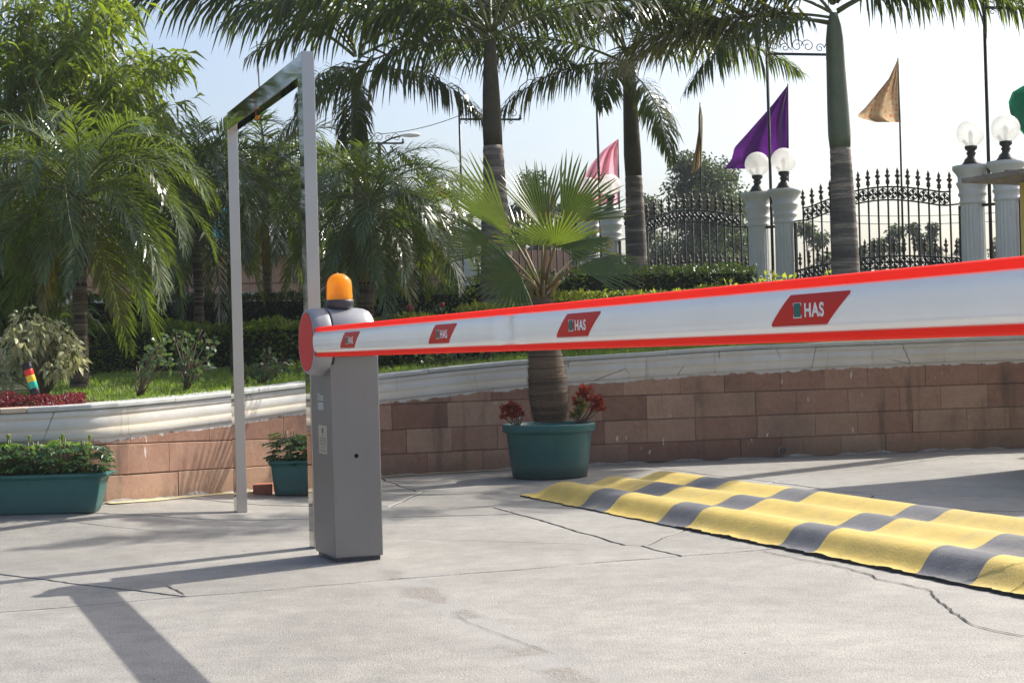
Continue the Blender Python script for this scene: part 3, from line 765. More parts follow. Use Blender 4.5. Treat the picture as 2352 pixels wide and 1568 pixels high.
# boom
AZ0, AZ1 = .954, 1.098; AC = (AZ0+AZ1)/2; SB = .135; SE = 6.6
ss = list(np.arange(SB, 2.2, .25))+list(np.arange(2.2, 2.8, .02))+list(np.arange(2.8, SE, .3))+[SE]
def dent(s, z):
    d = (s-2.50); return math.exp(-(d/.05)**2)*.012*math.exp(-((z-AC-.0)/.045)**2)-math.exp(-((abs(d)-.09)/.05)**2)*.003
def armprof():
    p = []
    for i in range(17):   # bulging outer face, from top to bottom
        z = AC+.0505-.101*i/16; k = (z-AC)/.0505
        p.append((.0+.012*k*k*k*k+.004*k*k-.0, z))
    return p
front = armprof(); b = MB(); rings = []
for s in ss:
    ring = []
    for a, z in front: ring.append(LB(s, a-.004+dent(s, z), z))
    for a, z in reversed(front): ring.append(LB(s, .082-a, z))
    rings.append(ring)
b.rings(rings, 0, (False, True)); boom = b.build('boom', M['arm'], gateb)
for o in (1, -1):
    b = MB(); rings = []
    for s in ss:
        ring = []
        for i in range(15):
            q = math.pi*i/14; ring.append(LB(s, .039-math.cos(q)*.032+0, AC+o*(.0490+(.0225 if o > 0 else .019)*math.sin(q)**.35)))
        rings.append(ring)
    b.rings(rings, 0, (False, False), closed=False); b.build('edge_strip', M['red_strip'], boom)
b = MB()   # raw rusty saw cut at the end of the boom
prof = [(a-.004, z) for a, z in front]
pts = [LB(SB-.001, .02, AZ1-.002)]+[LB(SB-.001, a, z) for a, z in prof]+[LB(SB-.001, .02, AZ0+.002)]
b.tube(pts, .0022, 6); b.build('cut_edge', M['rust'], boom)
b = MB(); lbox(b, (SB+.003, SB+.006), (.004, .074), (AZ0+.01, AZ1-.01)); b.build('end_plug', M['dark'], boom)
for zz, nm in ((AC-.033, 'groove'),):
    b = MB(); lbox(b, (SB+.01, SE), (-.0028, -.0018), (zz-.0006, zz+.0006)); b.build(nm, M['dark'] if 0 else M['arm'], boom)
def text_mesh(txt, size):
    cu = bpy.data.curves.new('lettering', 'FONT'); cu.body = txt; cu.size = size; cu.fill_mode = 'FRONT'; cu.offset = .0
    o = bpy.data.objects.new('lettering', cu); col.objects.link(o)
    bpy.context.view_layer.update(); me = bpy.data.meshes.new_from_object(o.evaluated_get(bpy.context.evaluated_depsgraph_get()))
    col.objects.unlink(o); bpy.data.objects.remove(o); return me
def glyphs(txt, h, width, bold=0.0):
    """outlined letters scaled to h tall and width wide: verts (x,y), faces"""
    cu = bpy.data.curves.new('lettering', 'FONT'); cu.body = txt; cu.size = 1; cu.fill_mode = 'FRONT'; cu.offset = bold; cu.space_character = 1.1
    o = bpy.data.objects.new('lettering', cu); col.objects.link(o)
    me = bpy.data.meshes.new_from_object(o.evaluated_get(bpy.context.evaluated_depsgraph_get())); bpy.data.objects.remove(o)
    v = [(q.co.x, q.co.y) for q in me.vertices]; x0, x1 = min(a for a, _ in v), max(a for a, _ in v); y0, y1 = min(a for _, a in v), max(a for _, a in v)
    v = [((a-x0)/(x1-x0)*width, (c-y0)/(y1-y0)*h) for a, c in v]; f = [tuple(p.vertices) for p in me.polygons]; bpy.data.meshes.remove(me); return v, f
gv, gf = glyphs('HAS', .0305, .074, .035)
def face_a(z): k = (z-AC)/.0505; return .012*k**4+.004*k*k-.004
sc_def = [(-.148, -.027), (-.148, -.0335), (-.055, -.0335), (.03, -.0335), (.14, .0255), (.14, .0335), (.06, .0335), (-.075, .0335)]
def place_sticker(s0):
    b = MB(); zs = [-.0345, -.0275, -.02, -.01, 0, .01, .02, .0275, .0345]
    Lx = lambda z: -.15 if z < -.027 else -.15+(z+.027)/(.0615)*.078
    Rx = lambda z: .15 if z > .027 else .062+(z+.0345)/(.0615)*.088
    vs = []
    for z in zs:
        a = face_a(AC+z)-.0008; vs += [LB(s0+Lx(z), a, AC+z), LB(s0+Rx(z), a, AC+z)]
    b.add(vs, [(2*i, 2*i+1, 2*i+3, 2*i+2) for i in range(len(zs)-1)], 0, True)
    def P(x, z, d): return LB(s0+x, face_a(AC+z)-.0008-d, AC+z)
    x0 = -.058; b.add([P(x0, -.0165, .0004), P(x0+.032, -.0165, .0004), P(x0+.032, .0165, .0004), P(x0, .0165, .0004)], [(0, 1, 2, 3)], 1)
    b.add([P(x0+.0025, -.0142, .0008), P(x0+.0295, -.0142, .0008), P(x0+.0295, .0155, .0008), P(x0+.0025, .0155, .0008)], [(0, 1, 2, 3)], 2)
    b.add([P(-.014+x, -.0155+y, .0007) for x, y in gv], gf, 1)
    b.build('sticker', [M['sticker'], M['white'], M['print_green']], boom)
for s0 in (.738, 1.905, 3.05, 4.225, 5.4): place_sticker(s0)
# maker's mark and rating plate on the side of the cabinet
def on_side(s, z, d=.0006): return LB(s, A0-d, z)
b = MB(); v1, f1 = glyphs('Ditec', .035, .105, .02)
b.add([on_side(S1-.235+x, .752+y) for x, y in v1], f1)
for k in range(4):
    b.add([on_side(S1-.235, .742-k*.009), on_side(S1-.235+.1, .742-k*.009), on_side(S1-.235+.1, .736-k*.009), on_side(S1-.235, .736-k*.009)], [(0, 1, 2, 3)])
b.build('maker_mark', simple('pale_print', (.55, .56, .57), rough=.5, bump=0), cab)
b = MB(); X0, X1 = S1-.235, S1-.085
b.add([on_side(X0, .5, .0006), on_side(X1, .5, .0006), on_side(X1, .635, .0006), on_side(X0, .635, .0006)], [(0, 1, 2, 3)])
lc = (X0+X1)/2
b.add([on_side(lc+.02*math.cos(q), .61+.016*math.sin(q), .0012) for q in (2*math.pi*i/16 for i in range(16))], [tuple(range(16))], 1)
for k, (zz, hw) in enumerate(((.585, .02), (.572, .045), (.562, .06), (.552, .05), (.542, .055), (.528, .035), (.512, .06))):
    b.add([on_side(lc-hw, zz, .0012), on_side(lc+hw, zz, .0012), on_side(lc+hw, zz+.004, .0012), on_side(lc-hw, zz+.004, .0012)], [(0, 1, 2, 3)], 1)
b.build('rating_plate', [M['label'], M['print_dark']], cab)

# ================================================================== GANTRY
gp = G(731, 1256); gq = G(553, 1175)
gan = empty('height_gantry', gp, ROADZ, 'tall stainless steel height gantry frame standing behind the barrier', 'gantry')
gu = (gq-gp); GL = gu.length; gu.normalize(); gvv = Vector((-gu.y, gu.x, 0)); gvv = gvv if gvv.dot(V) > 0 else -gvv
def lg(p): return local(gan, p)
ax = (lg(gp+gu)-lg(gp), lg(gp+gvv)-lg(gp), Z)
GH = 2.5
for p0, h, nm in ((gp, GH, 'post'), (gq, GH-.02, 'post')):
    b = MB(); b.box(lg(p0+Z*(h/2)), (.1, .064, h), 0, ax); o = b.build(nm, M['steel'], gan); bevel(o, .003, 2)
    b = MB(); b.box(lg(p0-gvv*.0325+Z*(h/2)), (.092, .0012, h-.01), 0, ax); b.build('polished_face', M['mirror'], o)
b = MB(); mid = (gp+gq)/2
b.box(lg(mid+Z*(GH-.065)), (GL-.1, .064, .11), 0, ax); bm = b.build('beam', M['mirror'], gan); bevel(bm, .003, 2)
b = MB(); q = gp+gu*(GL*.55)
b.tube([lg(q-gvv*.036+Z*(GH-.01)), lg(q-gvv*.037+Z*(GH-.07)), lg(q-gvv*.034+Z*(GH-.13)), lg(q-gvv*.02+Z*(GH-.18))], .0018, 5)
rp = b.build('string', simple('orange_string', (.4, .12, .03), rough=.9), None); rp.matrix_world = Matrix.Translation(gan.location) @ Matrix.Rotation(ROADZ, 4, 'Z')
b = MB(); cpt = lg(q+gu*.1-gvv*.0+Z*(GH-.15)); rr = random.Random(3)
for k in range(60):
    d = Vector((rr.gauss(0, 1), rr.gauss(0, 1), rr.gauss(0, 1))).normalized(); e = d.orthogonal().normalized()
    b.add([cpt+d*.003, cpt+d*.01+e*.005, cpt+d*.014, cpt+d*.01-e*.005], [(0, 1, 2, 3)])
fl = b.build('marigold_flower', M['orange_petal']); fl.matrix_world = rp.matrix_world.copy()
tag(rp, 'old orange string tied over the steel gantry beam', 'string'); tag(fl, 'orange marigold flower head hanging under the steel gantry beam', 'flower')

# ================================================================== SPEED BUMP
B0, B1 = G(1194, 1139), G(2290, 1362)
bd = (B1-B0).normalized(); bw = Vector((-bd.y, bd.x, 0)); bw = bw if bw.x > 0 else -bw
LB_ = (B1-B0).length
bump = empty('speed_bump', B0, math.atan2(bd.y, bd.x), 'long triple ridged speed bump painted yellow and black', 'speed bump')
WID = 1.36
def sstep(x): x = min(1, max(0, x)); return x*x*(3-2*x)
def bz(s, q):
    env = sstep(q/.15)*sstep((WID-q)/.18)
    end = sstep((s+.02)/.35)
    return .008+.092*env*end*(.78+.22*math.cos(2*math.pi*(q-.23)/.45))+.004*noise.noise(Vector((s*3, q*5, 0)))
ls = [0, .93, 1.3, 1.97, 2.295, 3.2, 3.5, 4.25, 4.6, 5.5, 5.85, 6.8]
cr = random.Random(4)
for k in range(len(ls)-1):
    a, c = ls[k], ls[k+1]; ns = max(4, int((c-a)/.03)); nq = 56; vs = []
    for i in range(ns+1):
        s = a+(c-a)*i/ns
        for j in range(nq+1):
            q = WID*j/nq
            # slanted far end, ragged near edge
            ss_ = s+(0.0 if k else (1-i/ns)*q*.0); sh = 0
            sh = -q*.39
            rag = (.022*noise.noise(Vector((s*7, 3, 0)))+.018*noise.noise(Vector((s*27, 8, 0)))+.01*noise.noise(Vector((s*70, 1, 0))))*max(0, 1-q/.14)
            edge = .004*noise.noise(Vector((s*50, q*20, 3)))
            p = B0+bd*(s+sh+.006*noise.noise(Vector((q*12, s, 4)))*(1 if 0 < i < ns else 1))+bw*(q+rag)
            z = bz(s, q)
            vs.append(local(bump, Vector((p.x, p.y, max(z, (.014+.009*noise.noise(Vector((s*6, 0, 0)))) if s > 2.2 else .007)))))
    W_ = nq+1
    fs = [(i*W_+j, i*W_+j+1, (i+1)*W_+j+1, (i+1)*W_+j) for i in range(ns) for j in range(nq)]
    b = MB(); b.add(vs, fs, 0, True)
    low = [Vector((v.x, v.y, 0)) for v in vs]
    b.add([x for i in range(ns+1) for x in (vs[i*W_], Vector((vs[i*W_].x+0, vs[i*W_].y, 0)))], [(2*i, 2*i+2, 2*i+3, 2*i+1) for i in range(ns)], 1)
    b.add([x for i in range(ns+1) for x in (vs[i*W_+nq], Vector((vs[i*W_+nq].x, vs[i*W_+nq].y, 0)))], [(2*i, 2*i+2, 2*i+3, 2*i+1) for i in range(ns)], 1)
    if k == 0: b.add([x for j in range(W_) for x in (vs[j], Vector((vs[j].x, vs[j].y, 0)))], [(2*j, 2*j+2, 2*j+3, 2*j+1) for j in range(nq)], 1)
    b.build('yellow_section' if k % 2 == 0 else 'black_section', [M['bump_y'] if k % 2 == 0 else M['bump_k'], M['asphalt_edge']], bump)
# cracks standing open across the near yellow section
def crack(b, pts, wdt):
    for i in range(len(pts)-1):
        a, c = pts[i], pts[i+1]; d = (c-a).normalized(); n = Vector((-d.y, d.x, 0))*wdt
        b.add([a-n, a+n, c+n*.9, c-n*.9], [(0, 1, 2, 3)])
for pts in (((4.52, .0), (4.6, .09), (4.72, .17), (4.75, .3)), ((4.82, .0), (4.83, .1), (5.0, .3), (5.1, .42))):
    P = []; b = MB()
    for (s0_, q0), (s1_, q1) in zip(pts, pts[1:]):
        for k in range(6):
            s, q = s0_+(s1_-s0_)*k/6+.01*noise.noise(Vector((k, s0_, q0*9))), q0+(q1-q0)*k/6
            p = B0+bd*s+bw*q; P.append(local(bump, Vector((p.x, p.y, bz(s, q)+.003))))
    crack(b, P, .0022); b.build('crack', M['hole_shade'], bump)
# ================================================================== BOOTH at the right edge
ba = Vector((3.35, 11.24, 0)); bu = Vector((.46, -.887, 0)); bv = Vector((.887, .46, 0))
booth = empty('guard_booth', ba+bu*.8+bv*1.2, math.atan2(bv.y, bv.x), 'small yellow guard booth with flat weathered overhanging roof at the right edge', 'booth')
bx = (Vector((1, 0, 0)), local(booth, booth.location+bu), Z)
def bl(u, v, z): return local(booth, ba+bu*u+bv*v+Z*z)
b = MB(); b.box(bl(1.0, 1.1, 2.135), (2.2, 2.0, .035), 0, bx)
for k in range(1, 9): b.box(bl(k*.22, 1.1, 2.157), (2.2, .03, .012), 0, bx)
b.build('roof', M['roof_sheet'], booth)
b = MB(); b.box(bl(1.0, 1.25, 1.06), (1.75, 1.6, 2.1), 0, bx); wb = b.build('wall', M['yellow_wall'], booth)
b = MB(); b.box(bl(1.3, .44, 1.45), (.9, .02, .8), 0, bx); b.box(bl(1.3, .44, .55), (.9, .02, .9), 0, bx); b.build('window', M['dark'], booth)
b = MB()
for z in (2.09,):
    b.box(bl(.3, .4, z), (.1, .05, .05), 0, bx); b.box(bl(.3, .41, 2.03), (.04, .03, .12), 0, bx)
b.build('bracket', M['black'], booth)

# ================================================================== FENCE: pairs of columns, iron panels, globe lamps, banner poles
FP = lambda k: Vector((5.20-1.97*k, 16.45+2.27*k, 0))
fd = Vector((-1.97, 2.27, 0)); FL = fd.length; fd.normalize(); fn = Vector((-fd.y, fd.x, 0))   # away along the fence / sideways
fn = fn if fn.y > 0 else -fn
FZ = 1.0; CT = 2.86
PAIR = {-1: 'beyond the right edge', 0: 'nearest the right edge', 1: 'below the purple flag', 2: 'below the pink flag',
        3: 'left of the bottle shaped trunk', 4: 'just right of the gantry', 5: 'inside the gantry opening'}
# column meshes, base at z=0 = FZ
H = CT-FZ
b = MB(); b.lathe([(.135, 0), (.133, .1), (.128, H-.5), (.125, H-.42)], 40, 0, flute=.07, smooth=False); me_shaft = b.mesh('column_shaft', M['column'])
b = MB(); b.lathe([(.135, H-.42), (.142, H-.415), (.142, H-.39), (.132, H-.38), (.132, H-.34), (.15, H-.32), (.15, H-.3), (.138, H-.29), (.142, H-.25), (.165, H-.2), (.168, H-.18), (.15, H-.17), (.15, H-.12), (.168, H-.085), (.2, H-.045), (.205, H-.035), (.205, 0+H)], 32); me_cap = b.mesh('column_capital', M['column'])
b = MB(); b.lathe([(.115, 0), (.112, .012), (.085, .04), (.07, .075), (.045, .095), (.04, .12), (.052, .13), (.05, .145), (.038, .155), (.05, .17), (.066, .185), (.068, .215), (.055, .22)], 24); me_lb = b.mesh('lamp_base', M['iron'])
b = MB(); gr = .152; b.lathe([(gr*math.sin(a), .355-gr*math.cos(a)) for a in [R(22+ i*158/16) for i in range(17)]], 32); me_gl = b.mesh('lamp_globe', M['globe'])
b = MB(); b.lathe([(.02, .21), (.022, .3), (.028, .31), (.026, .36), (.015, .39)], 12); me_bb = b.mesh('lamp_bulb', M['bulb'])
for k in range(-1, 6):
    for sgn, side in ((1, 'left'), (-1, 'right')):
        p = FP(k)+fd*(.21*sgn)
        near = k == 0
        L = f'white fluted column with flared cap, {side} of the pair {PAIR[k]}'
        c = empty('fence_column', p+Z*FZ, rnd.uniform(0, .1), L, 'column', 'fence columns in pairs')
        link_mesh('shaft', me_shaft, c); link_mesh('capital', me_cap, c)
        g = empty('globe_lamp', p+Z*CT, rnd.uniform(0, 6), f'frosted globe lamp on dark foot, {side} of the pair {PAIR[k]}', 'lamp', 'globe lamps on the columns')
        g.rotation_euler.x = rnd.uniform(-.04, .04)
        link_mesh('lamp_base', me_lb, g); link_mesh('globe', me_gl, g); link_mesh('bulb', me_bb, g)
# spear head finial
b = MB(); b.lathe([(.012, 0), (.026, .012), (.02, .03), (.026, .04), (.016, .055), (.012, .07), (.034, .095), (.03, .105), (.012, .12), (.02, .14), (.014, .16), (.003, .195)], 8); me_fin = b.mesh('spear_finial', M['finial'])
# ring with four lobes
def ringmesh(r):
    b = MB(); b.tube([Vector((math.cos(q)*r, 0, math.sin(q)*r)) for q in [2*math.pi*i/20 for i in range(21)]], .0065, 5, cap=False)
    for a in range(4):
        q = a*math.pi/2; d = Vector((math.cos(q), 0, math.sin(q))); e = Vector((-math.sin(q), 0, math.cos(q)))
        P = [Vector((0, 0, 0)), d*r*.4+e*r*.2, d*r*.55+e*r*.42, d*r*.75+e*r*.3, d*r*.95, d*r*.75-e*r*.3, d*r*.55-e*r*.42, d*r*.4-e*r*.2]
        b.add([p+Vector((0, -.006, 0)) for p in P]+[p+Vector((0, .006, 0)) for p in P], [tuple(range(8)), tuple(range(15, 7, -1))]+[(i, (i+1) % 8, 8+(i+1) % 8, 8+i) for i in range(8)])
    return b.mesh('ring_rosette', M['iron'])
me_ring = ringmesh(.058)
def barmesh(h, r=.0115):
    b = MB(); b.tube([Vector((0, 0, 0)), Vector((0, 0, h))], r, 8); return b.mesh('fence_bar', M['iron'])
me_bar1 = barmesh(1.0)
def panel(k, label):
    a = FP(k)+fd*.355; LL = FL-.71; root = empty('iron_fence_panel', a+Z*FZ, math.atan2(fd.y, fd.x), label, 'iron fence', 'arched iron fence panels')
    n = 16; sp = LL/(n+1)
    top = lambda x: 1.62+.14*max(0, math.cos((x/LL-.5)*math.pi*1.25))**1.0 if True else 0
    lowr = lambda x: .86+.09*math.cos((x/LL-.5)*math.pi*1.0)
    for i in range(1, n+1):
        x = i*sp; h = top(x)+.02
        link_mesh('bar', me_bar1, root, (x, 0, 0), scale=(1, 1, h)); link_mesh('finial', me_fin, root, (x, 0, h), scale=1.0)
    for i in range(1, n):
        x = (i+.5)*sp
        link_mesh('ring', me_ring, root, (x, 0, top(x)-.085))
    for i in range(0, n+1):
        x = (i+.5)*sp; h = lowr(x)+.055
        link_mesh('short_bar', me_bar1, root, (x, 0, 0), scale=(.8, .8, h)); link_mesh('finial', me_fin, root, (x, 0, h), scale=.85)
        link_mesh('ring', me_ring, root, (x, 0, lowr(x)-.065))
    for f, w0, w1 in ((lambda x: top(x)-.01, sp*.9, LL-sp*.9), (lambda x: top(x)-.16, 0, LL), (lambda x: lowr(x), 0, LL), (lambda x: lowr(x)-.13, 0, LL), (lambda x: .12, 0, LL)):
        b = MB(); b.tube([Vector((w0+(w1-w0)*i/24, 0, f(w0+(w1-w0)*i/24))) for i in range(25)], .0095, 6); b.build('rail', M['iron'], root)
    for x in (.01, LL-.01):
        b = MB(); b.box((x, 0, .72), (.03, .03, 1.44)); b.build('end_post', M['iron'], root)
for k, l in ((-1, 'black arched iron fence panel beside the yellow booth, right of the last columns'), (0, 'black arched iron fence panel behind the tall green shafted palm, with a patterned flag'),
             (1, 'black arched iron fence panel left of the purple flag columns, above the dark hedge'), (2, 'black arched iron fence panel half hidden behind the potted fan palm'),
             (3, 'black arched iron fence panel seen through fronds by the chartreuse flag'), (4, 'farthest black iron fence panel behind the palms right of the gantry')):
    panel(k, l)
# low wall under the fence (hidden mostly)
b = MB(); p, q = FP(-1.2), FP(5.6); m_ = (p+q)/2; b.box(m_+Z*.5, ((q-p).length, .3, 1.0), 0, (fd, fn, Z))
tag(b.build('plinth_wall', M['column']), 'low white plinth wall under the iron fence', 'wall')
# banner poles with scrolled arm
def scroll(b, c, r, x, sgn=1, turns=1.35, n=26, rad=.006):
    P = []
    for i in range(n+1):
        q = i/n*turns*2*math.pi; rr = r*(1-.8*i/n)
        P.append(c+x*(math.cos(q)*rr*sgn)+Z*(math.sin(q)*rr))
    b.tube(P, rad, 5)
b = MB(); b.tube([Vector((0, 0, 0)), Vector((0, 0, 3.85))], .019, 10); b.lathe([(.019, 0), (.032, .02), (.02, .05), (.03, .08), (.004, .16)], 10, 0, (0, 0, 3.85)); me_pole = b.mesh('banner_pole_tube', M['iron'])
b = MB(); X = Vector((1, 0, 0)); az = 3.55
b.box((.48, 0, az), (.94, .03, .028)); b.lathe([(.014, 0), (.03, .015), (.012, .04), (.02, .06), (.003, .09)], 8, 0, (.95, 0, az-.0))
for x0, r, s in ((.1, .085, 1), (.24, .06, -1), (.4, .085, 1), (.54, .085, -1), (.7, .06, 1), (.84, .075, -1)): scroll(b, Vector((x0, 0, az+.02+r)), r, X, s)
b.tube([Vector((.02, 0, az+.27)), Vector((.1, 0, az+.25)), Vector((.22, 0, az+.17)), Vector((.32, 0, az+.05))], .006, 5)
for x0 in (.1, .8): scroll(b, Vector((x0, 0, az-.05)), .035, X, 1, 1.1, 14, .005)
me_arm = b.mesh('scrolled_arm', M['iron'])
for k in range(0, 5):
    e = empty('banner_pole', FP(k)+Z*FZ, R(12), f'tall black banner pole standing between the column pair {PAIR[k]}', 'banner pole', 'banner poles between the columns')
    link_mesh('pole', me_pole, e)
    if k in (0, 1, 3, 4): link_mesh('scrolled_arm', me_arm, e)
    b = MB(); b.box((0, 0, 1.42), (.42, .02, .03), 0, (Matrix.Rotation(-R(12), 3, 'Z') @ fd, Matrix.Rotation(-R(12), 3, 'Z') @ fn, Z)); b.build('clamp', M['iron'], e)
def cable(name, a, c, sag, label, r=.006):
    b = MB(); a, c = Vector(a), Vector(c); b.tube([a+(c-a)*t-Z*(sag*4*t*(1-t)) for t in [i/12 for i in range(13)]], r, 4); tag(b.build(name, M['black']), label, 'cable')
cable('overhead_cable', at(870, 308, 24.8), at(1062, 263, FP(3).y), .06, 'thin dark cable strung between the two far banner poles')
for i, (y0, y1, l) in enumerate(((500, 492, 'top'), (517, 512, 'second'), (585, 588, 'third'), (640, 628, 'lowest'))):
    cable('power_line', at(1850, y0-10, 40), at(2352, y1-8, 36), .1, f'faint power line beyond the fence, {l} of four behind the right panel', .008)
# ---- flags
def flag(name, label, px, ytop, ycl, ybot, depth, rows, mat, lean=0.0, waves=(3, .05), rad=.014, bottom=None):
    """rows: (y, x_left, x_right) outline of the cloth in picture measure, put at its own distance with folds in depth"""
    base = at(px+ (bottom or 0), ybot, depth); root = empty(name, base, 0, label, 'flag')
    b = MB(); b.tube([base-base, at(px, ytop, depth)-base], [rad, rad*.7], 8); b.build('pole', M['iron'], root)
    b = MB(); vs = []; nc = 26; nr = 26
    ys = [r[0] for r in rows]
    for j in range(nr+1):
        y = ys[0]+(ys[-1]-ys[0])*j/nr
        xl = np.interp(y, ys, [r[1] for r in rows]); xr = np.interp(y, ys, [r[2] for r in rows])
        for i in range(nc+1):
            t = i/nc; x = xr+(xl-xr)*t
            w_ = waves[1]*math.sin(waves[0]*math.pi*(t*1.1+.35*j/nr))*min(1, t*3)+waves[1]*.4*math.sin(9*t+5*j/nr)*t
            sagy = (rows[0][3] if len(rows[0]) > 3 else 0)*math.sin(math.pi*t)*(j/nr)
            vs.append(at(x, y+sagy+t*(j/nr)*0, depth+w_)-base)
    fs = [(j*(nc+1)+i, j*(nc+1)+i+1, (j+1)*(nc+1)+i+1, (j+1)*(nc+1)+i) for j in range(nr) for i in range(nc)]
    b.add(vs, fs, 0, True); b.build('cloth', mat, root)
flag('pennant_flag', 'deep purple triangular flag flying behind the pair of globe lamps', 1810, 193, 390, 640, 19.4,
     [(196, 1809, 1811), (240, 1775, 1811), (300, 1722, 1812), (340, 1686, 1812), (352, 1684, 1812), (366, 1680, 1810), (376, 1672, 1795), (388, 1663, 1720)], M['purple'], waves=(3, .1))
flag('pennant_flag', 'gold and orange patterned triangular flag right of the green palm trunk', 2063, 134, 280, 660, 17.6,
     [(136, 2062, 2064), (180, 2042, 2065), (220, 2010, 2067), (250, 1985, 2068), (262, 1972, 2069), (268, 1966, 2069), (274, 1985, 2069), (281, 2010, 2070)], M['patterned'], waves=(3, .08), bottom=14)
flag('pennant_flag', 'narrow gold flag hanging limp edge on, above the hedge', 1608, 236, 395, 620, 20.0,
     [(238, 1607, 1609), (270, 1604, 1614), (300, 1604, 1614), (340, 1598, 1613), (370, 1591, 1612), (385, 1588, 1611), (398, 1586, 1592)], M['tan'], waves=(4, .12), bottom=4)
flag('pennant_flag', 'translucent pink triangular flag behind the potted fan palm', 1420, 320, 470, 640, 21.6,
     [(321, 1417, 1421), (345, 1385, 1421), (375, 1360, 1422), (410, 1338, 1422), (445, 1322, 1422), (470, 1314, 1422)], M['pink'], waves=(5, .1), bottom=5)
flag('pennant_flag', 'emerald green flag cut by the right edge of the picture', 2420, 170, 330, 640, 16.9,
     [(172, 2405, 2421), (197, 2350, 2421), (212, 2325, 2421), (235, 2316, 2422), (260, 2320, 2422), (290, 2335, 2422), (320, 2360, 2423)], M['green_cloth'], waves=(3, .1))
flag('pennant_flag', 'bright chartreuse flag glowing through the dark palm fronds', 955, 440, 530, 660, 24.6,
     [(468, 925, 956), (485, 895, 956), (505, 872, 957), (520, 860, 957), (530, 862, 930)], M['lime_cloth'], waves=(3, .1))
flag('pennant_flag', 'small sky blue flag behind palm fronds left of the gantry', 530, 460, 565, 700, 24.0,
     [(478, 505, 531), (500, 490, 531), (530, 482, 532), (560, 500, 532)], M['blue_cloth'], waves=(3, .1))
b = MB(); p = at(590, 95, 27); b.tube([Vector((p.x+.2, 27, 0)), p], [.04, .012], 8); tag(b.build('slim_mast', M['iron']), 'very thin tall dark mast rising above the left leg of the gantry', 'mast')
# street lamp far behind
p = at(872, 330, 32); sl_ = empty('street_lamp', (p.x, p.y, 0), 0, 'distant street lamp with long curved arm right of the gantry', 'street lamp')
b = MB(); b.tube([Vector((0, 0, 0)), Vector((0, 0, p.z)), ], .05, 8); b.build('post', M['iron'], sl_)
b = MB(); q = at(925, 311, 32)-Vector((p.x, p.y, 0)); b.tube([Vector((0, 0, p.z-.02)), q*.5+Vector((0, 0, p.z-.02))*.5+Z*.03, q], .02, 6); b.build('arm', M['iron'], sl_)
b = MB(); b.rings([[q+Vector((x, math.cos(a)*r, math.sin(a)*r*.6)) for a in (2*math.pi*i/10 for i in range(10))] for x, r in ((-.05, .02), (0, .05), (.15, .08), (.3, .07), (.38, .02))]); b.build('lamp_head', M['column'], sl_)

# ================================================================== PALM FRONDS
def pinnate(name, L, e0, e1, n, ll, lw, droop, seed, mats, vee=20, plum=15, a0=72, a1=22, petiole=.15, curve=1.0, rr=.018, side_bow=0.0, broken=0.0):
    q = random.Random(seed); b = MB(); K = 22; pts = []; tans = []; p = Vector((0, 0, 0)); yaw = 0
    for i in range(K+1):
        t = i/K; e = R(e0+(e1-e0)*t**curve); yaw = side_bow*t*t
        d = Vector((math.cos(e)*math.cos(yaw), math.cos(e)*math.sin(yaw), math.sin(e))); pts.append(p.copy()); tans.append(d); p = p+d*(L/K)
    b.tube(pts, [rr*(1-.85*i/K)+.001 for i in range(K+1)], 5, 0)
    G_ = Vector((0, 0, -1))
    for i in range(n):
        t = petiole+(1-petiole)*(i+.5)/n
        for s in (-1, 1):
            if q.random() < broken: continue
            tt = min(.999, max(0, t+q.uniform(-.004, .004)))*K; k = int(tt); fr = tt-k
            p = pts[k].lerp(pts[k+1], fr); T = tans[k]; S = Vector((-T.y, T.x, 0)).normalized()*s; N = T.cross(S)*s; N = N if N.z >= 0 else -N
            a = R(a0+(a1-a0)*t+q.gauss(0, 4)); v = R(vee+q.gauss(0, plum))
            u = (t-petiole)/(1-petiole); l = ll*(.45+.55*math.sin(math.pi*min(1, .12+u*.95)))*q.uniform(.85, 1.1)
            if u > .93: l *= .75
            d = (T*math.cos(a)+(S*math.cos(v)+N*math.sin(v))*math.sin(a)).normalized()
            W_ = (d.cross(N)).normalized(); ww = lw*q.uniform(.8, 1.1)*(.7+.3*math.sin(math.pi*u))
            c = p; P = []
            for j, (seg, wd) in enumerate(((0, .35), (.3, 1), (.35, .85), (.35, 0))):
                c = c+d*(l*seg)
                if j: d = (d+G_*(droop*q.uniform(.7, 1.3)*(.5+.5*j)*.5)).normalized()
                W2 = (W_-d*W_.dot(d)).normalized()
                if wd: P += [c-W2*ww*wd/2, c+W2*ww*wd/2]
                else: P += [c]
            b.add(P, [(0, 1, 3, 2), (2, 3, 5, 4), (4, 5, 6)], 1, True, [.0, .0, .35, .35, .75, .75, 1.0])
    return b.mesh(name, mats, True)
